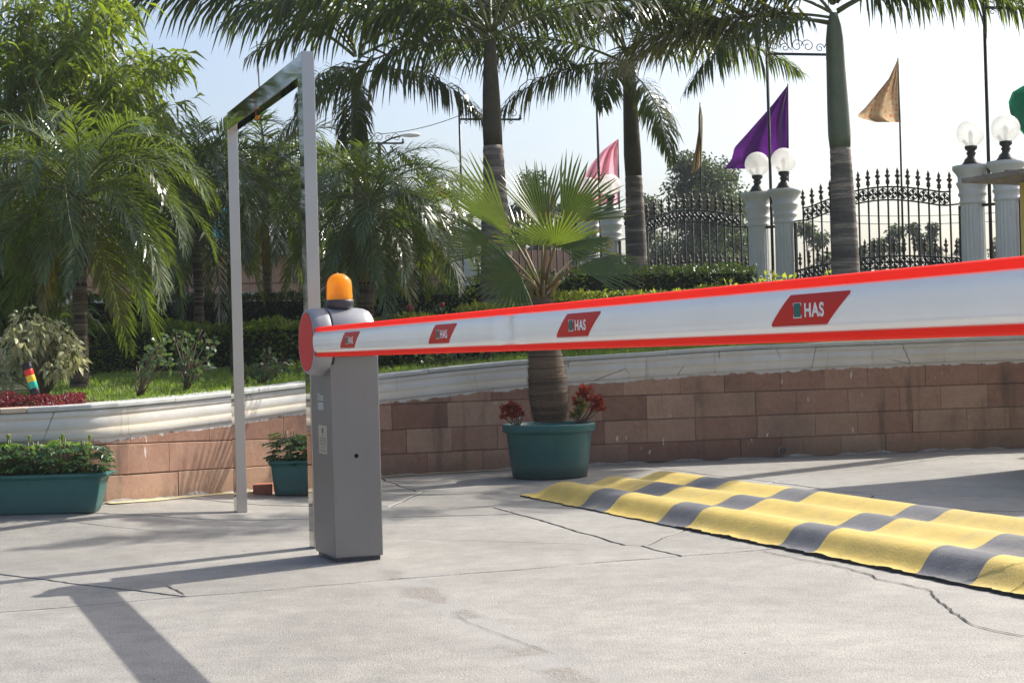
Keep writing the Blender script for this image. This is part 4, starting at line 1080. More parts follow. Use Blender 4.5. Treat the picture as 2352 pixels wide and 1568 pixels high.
# royal palm frond meshes by starting slope
RO = {}
RM = [M['rachis'], M['royal']]; RY = [M['rachis'], M['royal_y']]
for nm, e0, e1, dr in (('up', 78, 20, .5), ('high', 55, -15, .8), ('mid', 30, -35, 1.1), ('low', 5, -55, 1.3), ('hang', -25, -75, 1.0), ('flat', 42, -22, 1.0)):
    RO[nm] = [pinnate('royal_frond', 2.7, e0, e1, 92, .7, .038, dr*1.25, sd, RM, vee=-5, plum=26, a0=70, a1=28, petiole=.13) for sd in (11, 12)]
RO['yellow'] = [pinnate('royal_frond_backlit', 2.6, 12, -34, 96, .72, .042, .9, 21, RY, vee=5, plum=22, a0=66, a1=28, petiole=.12)]  # frond whose leaf colour carries the backlit yellow-green
def palm(name, base, top, trunk_prof, shaft_prof, label, fronds, cat='palm tree', trunk_mat='palm_trunk', shaft_mat='crownshaft', group=None, lean=None):
    """trunk_prof: (radius, fraction) along base->top ; fronds: list of (mesh, az, tilt, roll, scale)"""
    base, top = Vector(base), Vector(top); root = empty(name, base, 0, label, cat, group)
    def tub(prof, z0, z1, nm, mt):
        b = MB(); P = []; rad = []
        for r, t in prof:
            z = z0+(z1-z0)*t; f = (z-base.z)/(top.z-base.z); P.append((top-base)*f+Vector((math.sin(f*5)*.012, 0, 0))); rad.append(r)
        b.tube(P, rad, 18); b.build(nm, mt, root)
    tz = top.z
    if shaft_prof:
        zs = shaft_prof[0]; tub(trunk_prof, base.z, zs, 'trunk', M[trunk_mat]); tub(shaft_prof[1], zs, tz, 'crownshaft', M[shaft_mat])
    else: tub(trunk_prof, base.z, tz, 'trunk', M[trunk_mat])
    for me, a, off, roll, s in fronds:
        o = link_mesh('frond', me, root, (top-base)+Vector((math.cos(a)*.03, math.sin(a)*.03, off)), (roll, 0, a), s)
        o.rotation_mode = 'XYZ'
    return root
def ringed(r0_, r1_, n=44, amp=.012, bulge=0):
    out = []
    for i in range(n+1):
        t = i/n; r = r0_+(r1_-r0_)*t+bulge*math.sin(math.pi*min(1, t*1.0))
        out.append((r*(1+(amp/r0_*.5 if i % 2 else 0)), t))
    return out
PI = math.pi
def royal_crown(seed, n=13, skip=None, s=1.0, azs=None):
    q = random.Random(seed); out = []
    for i in range(n):
        a = i*2.399+q.uniform(-.25, .25); lvl = i/n
        nm = 'up' if lvl < .2 else 'high' if lvl < .45 else 'mid' if lvl < .75 else 'low'
        if skip and skip(a % (2*PI), nm): continue
        out.append((q.choice(RO[nm]), a, .0, q.uniform(-.2, .2), s*q.uniform(.88, 1.08)))
    return out
def pos(px, py, dep): return at(px, py, dep)
# P4: green crownshaft palm in front of the fence
t4 = at(1917, 30, 15.9); z0 = terr(3.5, 16); b4 = at(1942, 640, 15.9); b4.z = z0
sh = at(0, 340, 15.9).z
sh = at(1930, 340, 15.9).z
palm('royal_palm', b4, t4, ringed(.165, .105, 52), (sh, [(.108, 0), (.118, .1), (.112, .3), (.098, .6), (.092, .8), (.075, .9), (.04, 1.0)]), 'royal palm with smooth green crownshaft in front of the right fence panel',
     [(RO['yellow'][0], R(188), -.12, .1, 1.0), (RO['yellow'][0], R(172), -.05, -.15, .9), (RO['mid'][0], R(178), .0, -.1, .95), (RO['low'][1], R(205), -.1, .2, .8), (RO['high'][0], R(160), .0, 0, 1), (RO['up'][0], R(230), .1, 0, .9), (RO['up'][1], R(80), .1, 0, .9),
      (RO['mid'][1], R(-6), .0, .1, 1.0), (RO['mid'][0], R(14), .03, .0, .95), (RO['high'][1], R(-8), .1, .1, .9), (RO['high'][0], R(-35), .15, -.1, 1.0), (RO['high'][1], R(35), .15, 0, 1.0), (RO['high'][0], R(95), .1, 0, 1), (RO['high'][1], R(-80), .1, 0, .95), (RO['high'][1], R(128), .1, 0, 1)], group='royal palms')
# P3: the one with the yellow-green frond reaching far left
t3 = at(1447, 150, 18.3); b3 = at(1462, 640, 18.3); b3.z = terr(b3.x, 18.3); sh = at(1455, 405, 18.3).z
palm('royal_palm', b3, t3, ringed(.145, .1, 44), (sh, [(.1, 0), (.105, .2), (.092, .5), (.08, .85), (.07, 1.0)]), 'royal palm with dark shaft and peeling brown sheath left of the gold flag',
     [(RO['mid'][0], R(185), .0, .1, 1.0), (RO['low'][0], R(200), .0, -.1, .75), (RO['low'][1], R(250), -.05, .2, .7), (RO['hang'][0], R(290), -.1, 0, .6), (RO['mid'][1], R(20), .05, 0, .9), (RO['high'][0], R(60), .05, 0, 1), (RO['high'][1], R(140), .1, 0, 1), (RO['high'][0], R(225), .1, 0, 1), (RO['high'][1], R(-40), .1, 0, .95), (RO['up'][0], R(10), .1, 0, 1), (RO['up'][1], R(190), .1, 0, 1)], shaft_mat='old_shaft', group='royal palms')
# P2: thick ringed bottle shaped trunk
t2 = at(1128, 95, 15.6); b2 = at(1138, 650, 15.6); b2.z = terr(b2.x, 15.6); sh = at(1138, 335, 15.6).z
tp = [(r*(1+.05*(i % 2)), i/40) for i, r in enumerate(np.interp(np.linspace(0, 1, 41), [0, .3, .6, .8, 1], [.17, .165, .15, .115, .1]))]
palm('royal_palm', b2, t2, tp, (sh, [(.098, 0), (.1, .15), (.088, .5), (.07, .8), (.06, 1.0)]), 'royal palm with thick bottle shaped ringed trunk behind the potted fan palm',
     [(RO['low'][0], R(183), 0, .1, .9), (RO['mid'][0], R(170), .05, 0, 1.0), (RO['mid'][1], R(200), .1, .1, 1.05), (RO['high'][0], R(150), .1, 0, 1), (RO['mid'][1], R(4), .05, .1, 1.0), (RO['high'][0], R(-30), .1, 0, 1.0), (RO['high'][1], R(40), .1, 0, 1), (RO['high'][0], R(90), .1, 0, 1), (RO['high'][1], R(240), .1, 0, 1), (RO['up'][0], R(30), .1, 0, 1), (RO['up'][1], R(200), .1, 0, 1)], shaft_mat='old_shaft', group='royal palms')
# P1: slim palm with yellow green shaft
t1 = at(822, 170, 17.2); b1 = at(836, 700, 17.2); b1.z = terr(b1.x, 17.2); sh = at(830, 345, 17.2).z
palm('royal_palm', b1, t1, ringed(.11, .085, 40), (sh, [(.088, 0), (.085, .3), (.075, .7), (.07, 1.0)]), 'slim royal palm with yellow green shaft just right of the gantry',
     [(RO['flat'][0], R(187), .2, .1, 1.12), (RO['high'][1], R(172), .25, -.1, 1.0), (RO['high'][0], R(205), .3, 0, 1.0), (RO['low'][0], R(250), .0, 0, .6), (RO['hang'][0], R(200), 0, .1, .5), (RO['hang'][1], R(270), -.05, 0, .6), (RO['mid'][0], R(-10), .3, 0, 1.05), (RO['mid'][1], R(15), .2, 0, 1), (RO['low'][1], R(-30), .0, 0, .7), (RO['high'][1], R(60), .2, 0, 1), (RO['up'][0], R(140), .2, 0, 1), (RO['up'][1], R(-40), .2, 0, 1)], group='royal palms')
# two more whose crowns hang into the top of the picture and throw the shadows on the concrete
t5 = Vector((2.1, 18.6, 6.0)); b5 = Vector((2.1, 18.6, terr(2.1, 18.6)))
t6 = Vector((5.3, 13.6, 6.1)); b6 = Vector((5.4, 14.4, terr(5.4, 14.4)))
palm('royal_palm', b6, t6, ringed(.15, .11, 40), (5.0, [(.11, 0), (.1, .6), (.08, 1)]), 'royal palm behind the wall outside the right edge, fronds near the top right corner', [(RO['mid'][0], R(196), 0, 0, .95), (RO['high'][1], R(212), 0, 0, .9), (RO['high'][0], R(20), 0, 0, 1), (RO['mid'][1], R(70), 0, 0, 1)], group='royal palms')
t7 = Vector((-.2, 16.4, 6.3)); b7 = Vector((-.2, 19.5, terr(-.2, 17)))
# ---- pygmy date palms
PH = {}
PM = [M['rachis'], M['phoenix']]; PY = [M['rachis'], M['phoenix_y']]
for nm, e0, e1 in (('up', 78, -45), ('high', 58, -75), ('mid', 30, -85), ('low', -5, -88), ('hang', -45, -88)):
    PH[nm] = [pinnate('pygmy_frond', 1.35, e0, e1, 48, .31, .0165, .5, sd, PM, vee=22, plum=14, a0=62, a1=24, petiole=.16, rr=.009, side_bow=sb) for sd, sb in ((31, .25), (32, -.3), (33, 0))]
PH['old'] = [pinnate('pygmy_frond_old', 1.1, -45, -88, 42, .28, .016, .3, 35, PY, vee=20, plum=16, a0=60, a1=24, petiole=.16, rr=.009)]
def pygmy(px, py, dep, n, seed, label, s=1.0, base=None, trunk=.085, extra=()):
    q = random.Random(seed); top = at(px, py, dep)
    bx_, by_ = base or (top.x, top.y); bs = Vector((bx_, by_, terr(bx_, by_) if by_ > wally(bx_) else 0)); fr = []
    for i in range(n):
        lvl = (i+.5)/n; nm = 'up' if lvl < .12 else 'high' if lvl < .36 else 'mid' if lvl < .64 else 'low' if lvl < .86 else ('hang' if q.random() < .8 else 'old')
        fr.append((q.choice(PH[nm]), i*2.399+q.uniform(-.2, .2), -.12*lvl, q.uniform(-.25, .25), s*q.uniform(.82, 1.12)))
    fr += [(PH[nm][0], R(a), 0, 0, s*k) for nm, a, k in extra]
    return palm('pygmy_date_palm', bs, top, [(trunk*(1.25-.35*min(1, t*3) + (.1 if i % 2 else 0)+(.25*max(0, t-.75))), t) for i, t in enumerate(np.linspace(0, 1, 45))], None, label, fr, trunk_mat='phoenix_trunk', group='feathery date palms')
g1 = at(172, 872, 11.4)
pygmy(182, 435, 11.5, 56, 1, 'large date palm with glossy arching fronds nearest the left edge', .9, (g1.x, 11.5), .055)
pygmy(448, 415, 15.2, 54, 2, 'date palm with slim rough trunk between the left palm and the gantry', .98, (at(455, 760, 15.2).x, 15.2), .05)
pygmy(606, 405, 17.5, 52, 3, 'date palm seen through the opening of the gantry', 1.0, None, .055)
pygmy(850, 455, 13.8, 44, 4, 'dark date palm right behind the barrier head with yellowing low fronds', .86, (at(822, 700, 13.8).x, 13.8), .09, (('old', -60, 1.0), ('old', -95, .9), ('old', 250, .9), ('hang', -75, 1.1), ('hang', -110, 1.0), ('mid', -55, 1.0)))
pygmy(20, 470, 15.5, 44, 5, 'date palm half cut off by the left edge behind the big one', .95, None, .06)
pygmy(330, 430, 18.0, 44, 6, 'far date palm filling the gap between the two left palms', 1.05, None, .06)
pygmy(720, 430, 20.5, 44, 7, 'far date palm behind the right post of the gantry', 1.1, None, .06)
pygmy(960, 500, 18.0, 40, 8, 'small shaded date palm left of the thick ringed trunk', .95, None, .06)

# ================================================================== POTTED FAN PALM
pc = G(1266, 1102); pc = Vector((pc.x, pc.y+.29, 0)); dp = pc.y
pot = empty('round_pot', pc, 0, 'large round teal pot holding the fan palm', 'plant pot')
b = MB(); b.lathe([(.25, 0), (.285, .006), (.3, .1), (.325, .33), (.328, .345), (.352, .35), (.357, .36), (.357, .4), (.352, .41), (.335, .412), (.322, .405), (.315, .36)], 48); b.build('pot_body', M['pot'], pot)
b = MB(); b.lathe([(.315, .37), (.2, .385), (.01, .39)], 32); b.build('soil', M['soil'], pot)
fp = empty('fan_palm', pc+Z*.37, 0, 'young fan palm with spiky green fans and fibrous trunk in the round pot', 'palm tree')
def fl_(p): return Vector(p)-fp.location
top = at(1245, 655, dp)
tb = [at(1262, 968, dp), at(1262, 940, dp), at(1259, 900, dp), at(1255, 850, dp), at(1251, 800, dp), at(1247, 740, dp), at(1245, 690, dp), top]
kpx = dp/3500
b = MB(); P = [fl_(p) for p in tb]; rad = [34*kpx, 42*kpx, 45*kpx, 42*kpx, 36*kpx, 30*kpx, 24*kpx, 12*kpx]
Pi, Ri = [], []
for i in range(len(P)-1):
    for k in range(8):
        t = k/8; Pi.append(P[i].lerp(P[i+1], t)); Ri.append((rad[i]*(1-t)+rad[i+1]*t)*(1+.018*((i*8+k) % 2)+.06*noise.noise(Vector(((i*8+k)*.6, 2, 0)))))
Pi.append(P[-1]); Ri.append(rad[-1]); b.tube(Pi, Ri, 20); b.build('trunk', M['fibre'], fp)
b = MB(); q = random.Random(8)   # loose fibres
for k in range(2600):
    i = q.randrange(len(Pi)-6); a = q.uniform(0, 2*PI); d = Vector((math.cos(a), math.sin(a), 0)); p = Pi[i]+d*Ri[i]*1.0
    e = p+d*q.uniform(.003, .024)+Vector((-d.y, d.x, 0))*q.uniform(-.05, .05)+Z*q.uniform(-.015, .04)
    b.add([p-Z*.0014, p+Z*.0014, e], [(0, 1, 2)])
b.build('fibre', simple('dry_fibre', (.2, .14, .09), (.07, .05, .035), scale=60, rough=.9, bump=0), fp)['kind'] = 'stuff'
def fan(hub, tip, spread, nseg, facing, mat, seed, droop=.12, split=.4, narrow=1.0, fall=.28):
    """hub, tip in world; facing = rough normal of the fan"""
    q = random.Random(seed); hub = Vector(hub); tip = Vector(tip); D = tip-hub; Rr = D.length; D.normalize()
    N = Vector(facing); N = (N-D*N.dot(D)).normalized(); S = D.cross(N)
    b = MB(); da = spread/nseg/2
    for i in range(nseg):
        a = -spread/2+spread*(i+.5)/nseg; aa = a+q.gauss(0, da*.25)
        rl = Rr*(1-fall*(abs(a)/(spread/2))**2)*q.uniform(.93, 1.06)
        dirv = lambda t: (D*math.cos(t)+S*math.sin(t))
        bow = -N*(.10*Rr*(a/(spread/2))**2)
        sp = split*q.uniform(.9, 1.1)
        w_ = 1.0
        l = hub+dirv(a-da)*rl*sp+bow*sp; r = hub+dirv(a+da)*rl*sp+bow*sp; m = hub+dirv(a)*rl*sp+bow*sp+N*(da*rl*sp*.95)
        c1 = hub+dirv(aa)*rl*.76+bow-Z*(droop*rl*.25)
        wv = dirv(aa+PI/2)*(da*rl*sp*.75)
        l2, r2, m2 = c1-wv, c1+wv, c1+N*(da*rl*.42)
        tp_ = hub+dirv(aa+q.gauss(0, .02))*rl+bow*1.1-Z*(droop*rl*q.uniform(.6, 1.5))
        h1 = hub+D*.004
        b.add([fl_(x) for x in (h1, l, m, r, l2, m2, r2, tp_)], [(0, 1, 2), (0, 2, 3), (1, 4, 5, 2), (2, 5, 6, 3), (4, 7, 5), (5, 7, 6)], 0, False, [.1, .5, .5, .5, .78, .78, .78, 1.0])
    # petiole
    p0 = fl_(top-Z*.03+Vector((0, 0, -.04))); p2 = fl_(hub); d_ = (p2-p0); mid_ = p0+d_*.5+Z*(.04*d_.length)
    b.tube([p0, mid_, p2, p2+D*.03], [.017, .012, .008, .004], 6, 1)
    return b.build('fan_leaf', [mat, M['petiole']], fp, attr=True)
def zc(x, y): return 976+x*.2563, 344.5+y*.2563
def zat(x, y, d): a, c = zc(x, y); return at(a, c, dp+d)
fan(zat(785, 780, .05), zat(190, 130, .05), R(60), 16, (-.6, -.7, -.5), M['fan_light'], 1, .02, .5, fall=.0)
fan(zat(1060, 700, .3), zat(940, 90, .4), R(72), 18, (0, -1, .1), M['fan'], 2, .0, .5, fall=.0)
fan(zat(1225, 670, .1), zat(1640, 170, .1), R(86), 20, (.1, -1, .3), M['fan'], 3, .02, .5, fall=-.1)
fan(zat(1165, 865, -.2), zat(1190, 520, -.42), R(190), 28, (0, -1, .35), M['fan_light'], 4, .03, .5, fall=-.45)
fan(zat(1165, 865, -.2), zat(1720, 800, -.5), R(70), 12, (.1, -.6, .9), M['fan_light'], 14, .1, .42)
fan(zat(715, 915, -.1), zat(90, 690, -.15), R(62), 17, (-.2, -.8, .6), M['fan_light'], 5, .03, .5, fall=.1)
fan(zat(850, 1110, -.35), zat(420, 1270, -.45), R(178), 26, (-.2, -1, .35), M['fan'], 6, .05, .5, fall=.0)
fan(zat(1345, 1045, -.2), zat(1990, 1050, -.2), R(78), 18, (.1, -.7, .8), M['fan'], 7, .06, .5, fall=.1)
fan(zat(1300, 1000, .35), zat(1620, 700, .6), R(80), 14, (.2, -.8, .5), M['fan'], 8, .05)
fan(zat(900, 900, .4), zat(620, 560, .7), R(80), 14, (-.2, -.9, .3), M['fan'], 9, .05)
fan(zat(1040, 1080, .3), zat(900, 1280, .5), R(120), 14, (0, -1, .3), M['fan'], 10, .1)
b = MB()   # dry leaf bases and the folded new spear
for k in range(9):
    a = k*2.4; d = Vector((math.cos(a), math.sin(a), 0)); b.tube([fl_(top-Z*.13+d*.05), fl_(top-Z*.02+d*.1), fl_(top+d*.15+Z*.03)], [.016, .012, .006], 5)
b.tube([fl_(top), fl_(zat(1105, 640, .05)), fl_(zat(1130, 260, .05))], [.012, .012, .002], 5); b.build('leaf_stub', M['petiole'], fp)
# red succulents in the pot
def succulent(base, rosettes, label, seed):
    root = empty('succulent_plant', base, 0, label, 'plant'); r = np.random.default_rng(seed); sb = MB(); parts = []; pg = []
    for (c, s, green) in rosettes:
        c = Vector(c)-Vector(base); sb.tube([Vector((0, 0, -.01)), c*.5+Vector((.01, 0, -.01)), c], [.008, .006, .005], 5)
        n = 26; P = np.tile(np.array(c), (n, 1)); P[:, 2] += r.uniform(-s*.6, s*.25, n)
        a = r.uniform(0, 2*PI, n); e = r.uniform(-.1, 1.2, n); D = np.stack([np.cos(a)*np.cos(e), np.sin(a)*np.cos(e), np.sin(e)], 1)
        (pg if green else parts).append(leaves(P+D*.004, D, r.uniform(.8, 1.15, n)*s*1.15, s*.75, r, bend=-.15, fold=.15))
    sb.build('stem', M['bark'], root)
    v, f, t = merge(parts); link_mesh('leaf_rosettes', np_mesh('succulent_leaves', v, f, M['succ'], t), root)['kind'] = 'stuff'
    if pg: v, f, t = merge(pg); link_mesh('green_rosettes', np_mesh('succulent_leaves_green', v, f, M['succ_g'], t), root)['kind'] = 'stuff'
dd = dp-.12
succulent(pc+Vector((.2, -.12, .385)), [(at(1342, 905, dd), .06, 0), (at(1362, 918, dd), .055, 0), (at(1325, 925, dd), .05, 0), (at(1336, 930, dd-.03), .055, 1), (at(1375, 922, dd+.05), .045, 0), (at(1380, 938, dd), .045, 0), (at(1330, 948, dd), .045, 1), (at(1366, 940, dd), .04, 0), (at(1350, 898, dd+.03), .05, 0), (at(1316, 955, dd), .035, 1)],
           'red and green succulent spilling out right of the palm trunk in the pot', 1)
succulent(pc+Vector((-.24, -.12, .385)), [(at(1160, 940, dd), .045, 0), (at(1176, 934, dd), .045, 0), (at(1188, 942, dd), .04, 0), (at(1168, 952, dd), .035, 0), (at(1198, 952, dd), .03, 0), (at(1156, 958, dd), .03, 0), (at(1182, 956, dd), .035, 0)],
           'small dark red succulent left of the palm trunk in the pot', 2)

# ================================================================== TROUGH PLANTERS with marigold plants
def trough(px, py, L, Wd, H_, rz, label, corner=1):
    c = G(px, py); root = empty('trough_planter', c, rz, label, 'planter', 'teal trough planters')
    def rr(hx, hy, r, z):
        out = []
        for cx, cy, a0 in ((hx-r, hy-r, 0), (-hx+r, hy-r, 90), (-hx+r, -hy+r, 180), (hx-r, -hy+r, 270)):
            for k in range(4):
                a = R(a0+k*30); out.append(Vector((cx+r*math.cos(a), cy+r*math.sin(a), z)))
        return out
    off = Vector((-corner*L/2*.93, Wd/2*.8, 0))
    b = MB(); sec = [(.88, .7, 0, .025), (.9, .74, .03, .03), (.945, .87, H_*.8, .02), (.945, .88, H_*.82, .02), (.955, .9, H_*.86, .02), (.995, .99, H_*.92, .015), (1.0, 1.0, H_*.94, .015), (1.0, 1.0, H_, .015), (.96, .9, H_, .015), (.95, .86, H_*.86, .015)]
    b.rings([[p+off for p in rr(L/2*a, Wd/2*c_, r, z+.012)] for a, c_, z, r in sec], 0, (True, True), False)
    o = b.build('planter_body', M['pot'], root); bevel(o, .004, 1)
    b = MB(); b.rings([[p+off for p in rr(L/2*.948, Wd/2*.855, .015, H_*.9)]], 0, (False, True)); b.build('soil', M['soil'], root)
    b = MB()
    for s in (-.6, .6): b.box(off+Vector((L/2*s, 0, .007)), (.12, Wd*.55, .014))
    b.build('foot', M['dark'], root)
    return root, off
def marigold(base, h, seed, label, group, nbuds=2):
    root = empty('marigold_plant', base, 0, label, 'plant', group); r = np.random.default_rng(seed); q = random.Random(seed); parts = []; top_ = []; sb = MB()
    for k in range(66):
        a = q.uniform(0, 2*PI); hh = h*q.uniform(.1, 1.0); rad = (.02+.08*math.sin(PI*min(1, hh/h*.85)))*q.uniform(.5, 1.1)*h/.22
        c = Vector((math.cos(a)*rad, math.sin(a)*rad, hh-.02)); o = Vector((math.cos(a), math.sin(a), .15)).normalized()
        stem = Vector((math.cos(a)*rad*.25, math.sin(a)*rad*.25, hh*.75)); sb.tube([stem, c], .0016, 4)
        tipd = (o+Vector((0, 0, -.35))).normalized(); side = Vector((-o.y, o.x, 0)); P = []; D = []
        for i in range(5):
            p = c+tipd*(i*.013)
            for s in (-1, 1): P.append(p); D.append((tipd*.55+side*s).normalized()+Vector((0, 0, -.25)))
        P.append(c+tipd*.06); D.append(tipd)
        pa = leaves(np.array([tuple(x) for x in P]), np.array([tuple(x) for x in D]), r.uniform(.034, .05, len(P)), .0155, r, bend=.15, fold=.25, flat=np.array([[0, 0, 1.0]]))
        (top_ if hh > h*.9 else parts).append(pa)
    for k in range(5):
        a = q.uniform(0, 6.28); sb.tube([Vector((0, 0, 0)), Vector((math.cos(a)*.02, math.sin(a)*.02, h*.5)), Vector((math.cos(a)*.035, math.sin(a)*.035, h*.95))], .0035, 5)
    sb.build('stem', M['rachis'], root)
    v, f, t = merge(parts); link_mesh('leaves', np_mesh('marigold_leaves', v, f, M['marigold'], t), root)['kind'] = 'stuff'
    if top_: v, f, t = merge(top_); link_mesh('top_leaves', np_mesh('marigold_top_leaves', v, f, M['marigold_y'], t), root)['kind'] = 'stuff'
    for k in range(nbuds):
        b = MB(); p = Vector((q.uniform(-.03, .05), q.uniform(-.03, .03), h+q.uniform(-.02, .01)))
        b.lathe([(.002, -.03), (.006, -.02), (.008, 0), (.011, .012), (.013, .016), (.004, .018)], 10, 0, p); b.build('flower_bud', M['bud'], root)
tr1, off1 = trough(228, 1181, 1.5, .25, .235, R(1), 'long teal trough planter with bushy green plants cut by the left edge')
for k, nm in enumerate(('rightmost', 'second from the right', 'third from the right', 'fourth from the right', 'fifth, cut by the left edge')):
    p = Matrix.Translation(tr1.location) @ Matrix.Rotation(R(1), 4, 'Z') @ (off1+Vector((.6-k*.165, .03, .215)))
    marigold(p, .235+.015*(k % 2), 20+k, f'bushy marigold plant with green buds in the long trough, {nm}', 'marigold plants in the long trough', 1+(k % 2))
tr2, off2 = trough(626, 1141, .62, .28, .235, R(6), 'shorter teal trough planter with chipped paint between the gantry posts', corner=-1)
for k, nm in enumerate(('left', 'middle', 'right, behind the cabinet')):
    p = Matrix.Translation(tr2.location) @ Matrix.Rotation(R(6), 4, 'Z') @ (off2+Vector((-.17+k*.16, 0, .2)))
    marigold(p, .26-.015*k, 30+k, f'dark green marigold plant in the short trough, {nm} one', 'marigold plants in the short trough', 1 if k == 1 else 0)
pb = G(604, 1135); br = empty('brick', pb+Z*.035, R(5)); tag(br, 'loose red brick lying beside the short trough planter', 'brick')
b = MB(); b.box((0, .05, 0), (.13, .2, .07)); bevel(b.build('brick_body', M['brick'], br), .006, 2)

# ================================================================== HEDGES
def hedge(name, label, path, width, z0f, ztop, mat, dens, size, seed, rag=.05, cat='hedge'):
    """path: plan points; box hedge with leaves in a shell round a solid core, near-black for the shade inside"""
    r = np.random.default_rng(seed); P, D = [], []; cb = MB(); q = random.Random(seed)
    for i in range(len(path)-1):
        a, c = Vector((*path[i], 0)), Vector((*path[i+1], 0)); L = (c-a).length; d = (c-a)/L; n = Vector((-d.y, d.x, 0))
        z0 = z0f(a.x, a.y)-.05; zt = ztop(a, c) if callable(ztop) else ztop; h = zt-z0
        N = int(L*(h*2+width)*dens)
        for k in range(N):
            s = q.uniform(-.02, L+.02); u = q.random()*(2*h+width)
            bulge = rag*noise.noise(Vector((a.x+d.x*s, a.y+d.y*s, u))*2.2)+rag*.6*noise.noise(Vector((a.x+d.x*s, a.y+d.y*s, u))*7)-abs(q.gauss(0, .035))
            if u < h: off, z, nn = -width/2-bulge, z0+u, -n
            elif u < h+width: off, z, nn = -width/2+(u-h), zt+bulge, Z
            else: off, z, nn = width/2+bulge, z0+(u-h-width), n
            zz = 1 if (z > zt-.06 and q.random() < .25) else 0
            p = a+d*s+n*off; P.append((p.x, p.y, z+zz*q.uniform(0, .03))); dd_ = nn+Vector((q.gauss(0, .55), q.gauss(0, .55), q.gauss(.35, .5))); D.append(tuple(dd_.normalized()))
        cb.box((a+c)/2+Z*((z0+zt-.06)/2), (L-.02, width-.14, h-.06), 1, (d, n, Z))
        for e, sg in ((a, -1), (c, 1)):
            if (i == 0 and sg < 0) or (i == len(path)-2 and sg > 0):
                for k in range(int(width*h*dens)):
                    p = e+d*sg*(.0+rag*q.gauss(0, .5))+n*q.uniform(-width/2, width/2); P.append((p.x, p.y, q.uniform(z0, zt))); D.append(tuple((d*sg+Vector((q.gauss(0, .5), q.gauss(0, .5), q.gauss(.3, .5)))).normalized()))
    v, f, t = leaves(np.array(P), np.array(D), r.uniform(.7, 1.2, len(P))*size, size*.55, r, bend=.15, fold=.2)
    root = empty(name, (path[0][0], path[0][1], 0), 0, label, cat)
    o = link_mesh('foliage', np_mesh('hedge_leaves', v-np.array([[path[0][0], path[0][1], 0]]), f, mat, t), root); o['kind'] = 'stuff'
    c = cb.build('shade_core', [M['hedge_core'], M['hedge_core']], root); c.location = (-path[0][0], -path[0][1], 0)
    return root
def pl(px, dep): return (at(px, 784, dep).x, dep)
hedge('hedge', 'clipped green hedge with sunlit top in front of the dark one on the left', [pl(185, 14.1), pl(360, 14.6), pl(520, 15.0), pl(690, 15.4)], .75, terr, lambda a, c: 1.3+.0*a.x, M['hedge_mid'], 1500, .05, 1)
hedge('hedge', 'tall dark clipped hedge behind the green one on the left', [pl(190, 16.2), pl(450, 16.8), pl(730, 17.4)], .7, terr, 1.66, M['hedge_dark'], 1100, .05, 2)
hedge('hedge', 'dark square clipped hedge in front of the fence in the middle', [pl(870, 15.6), pl(1080, 16.2), pl(1300, 16.9), pl(1500, 17.3), pl(1712, 17.6)], .7, terr, lambda a, c: 1.6+.25*min(1, max(0, (px_of((a+c)/2+Z)[0]-900)/500)), M['hedge_dark'], 1100, .05, 3)
hedge('hedge', 'low golden green hedge just above the boom in the middle', [pl(880, 13.9), pl(1060, 14.2), pl(1250, 14.4), pl(1500, 14.8), pl(1760, 15.0), pl(2000, 15.1)], .55, terr, lambda a, c: 1.26+.24*min(1, max(0, (px_of((a+c)/2+Z)[0]-900)/500)), M['hedge_light'], 1300, .055, 4)

# ================================================================== SHRUBS
def shrub(name, base, clusters, label, mat, seed, leaf=(.05, .025), per=60, droop=.3, stems=True, cat='shrub', spread=.1, stemmat='bark', up=.2):
    """clusters: (dx, dy, dz, radius)"""
    root = empty(name, base, 0, label, cat); r = np.random.default_rng(seed); q = random.Random(seed); parts = []; sb = MB()
    for dx, dy, dz, rad in clusters:
        n = per; A = r.normal(size=(n, 3)); A /= np.linalg.norm(A, axis=1, keepdims=True); P = np.array([[dx, dy, dz]])+A*rad*r.random((n, 1))**.4*np.array([[1, 1, .8]])
        D = A+np.array([[0, 0, up-droop]])+r.normal(0, .3, (n, 3)); parts.append(leaves(P, D, r.uniform(.6, 1.15, n)*leaf[0], leaf[1], r, bend=droop, fold=.15))
        if stems:
            m_ = Vector((dx*.45+q.uniform(-.02, .02), dy*.45, dz*.55)); sb.tube([Vector((q.uniform(-.02, .02), 0, 0)), m_, Vector((dx, dy, dz))], [.007, .005, .0025], 5)
            for k in range(3): sb.tube([Vector((dx, dy, dz))*.8+m_*.2, Vector((dx+q.uniform(-rad, rad), dy+q.uniform(-rad, rad), dz+q.uniform(-.2, 1)*rad))], [.004, .002], 4)
    if stems: sb.build('stem', M[stemmat], root)
    v, f, t = merge(parts); link_mesh('foliage', np_mesh(name+'_leaves', v, f, mat, t), root)['kind'] = 'stuff'
    return root
gx = at(100, 880, 10.5); sb_ = Vector((gx.x, 10.5, terr(gx.x, 10.5))); q = random.Random(3)
cl = []
for px, py in [(48, 750), (60, 730), (70, 760), (40, 785), (85, 765), (60, 800), (110, 752), (120, 775), (95, 790), (140, 768), (135, 795), (155, 790), (165, 810), (150, 825), (115, 815), (75, 830), (45, 820), (25, 800), (90, 850), (125, 845), (30, 840), (60, 850), (168, 830), (10, 860)]:
    p = at(px, py, 10.5+q.uniform(-.22, .22))-sb_; cl.append((p.x, p.y, p.z, q.uniform(.07, .11)))
shrub('variegated_shrub', sb_, cl, 'cream and green variegated shrub with drooping leaves at the left', M['cream'], 5, (.06, .036), 44, .5)
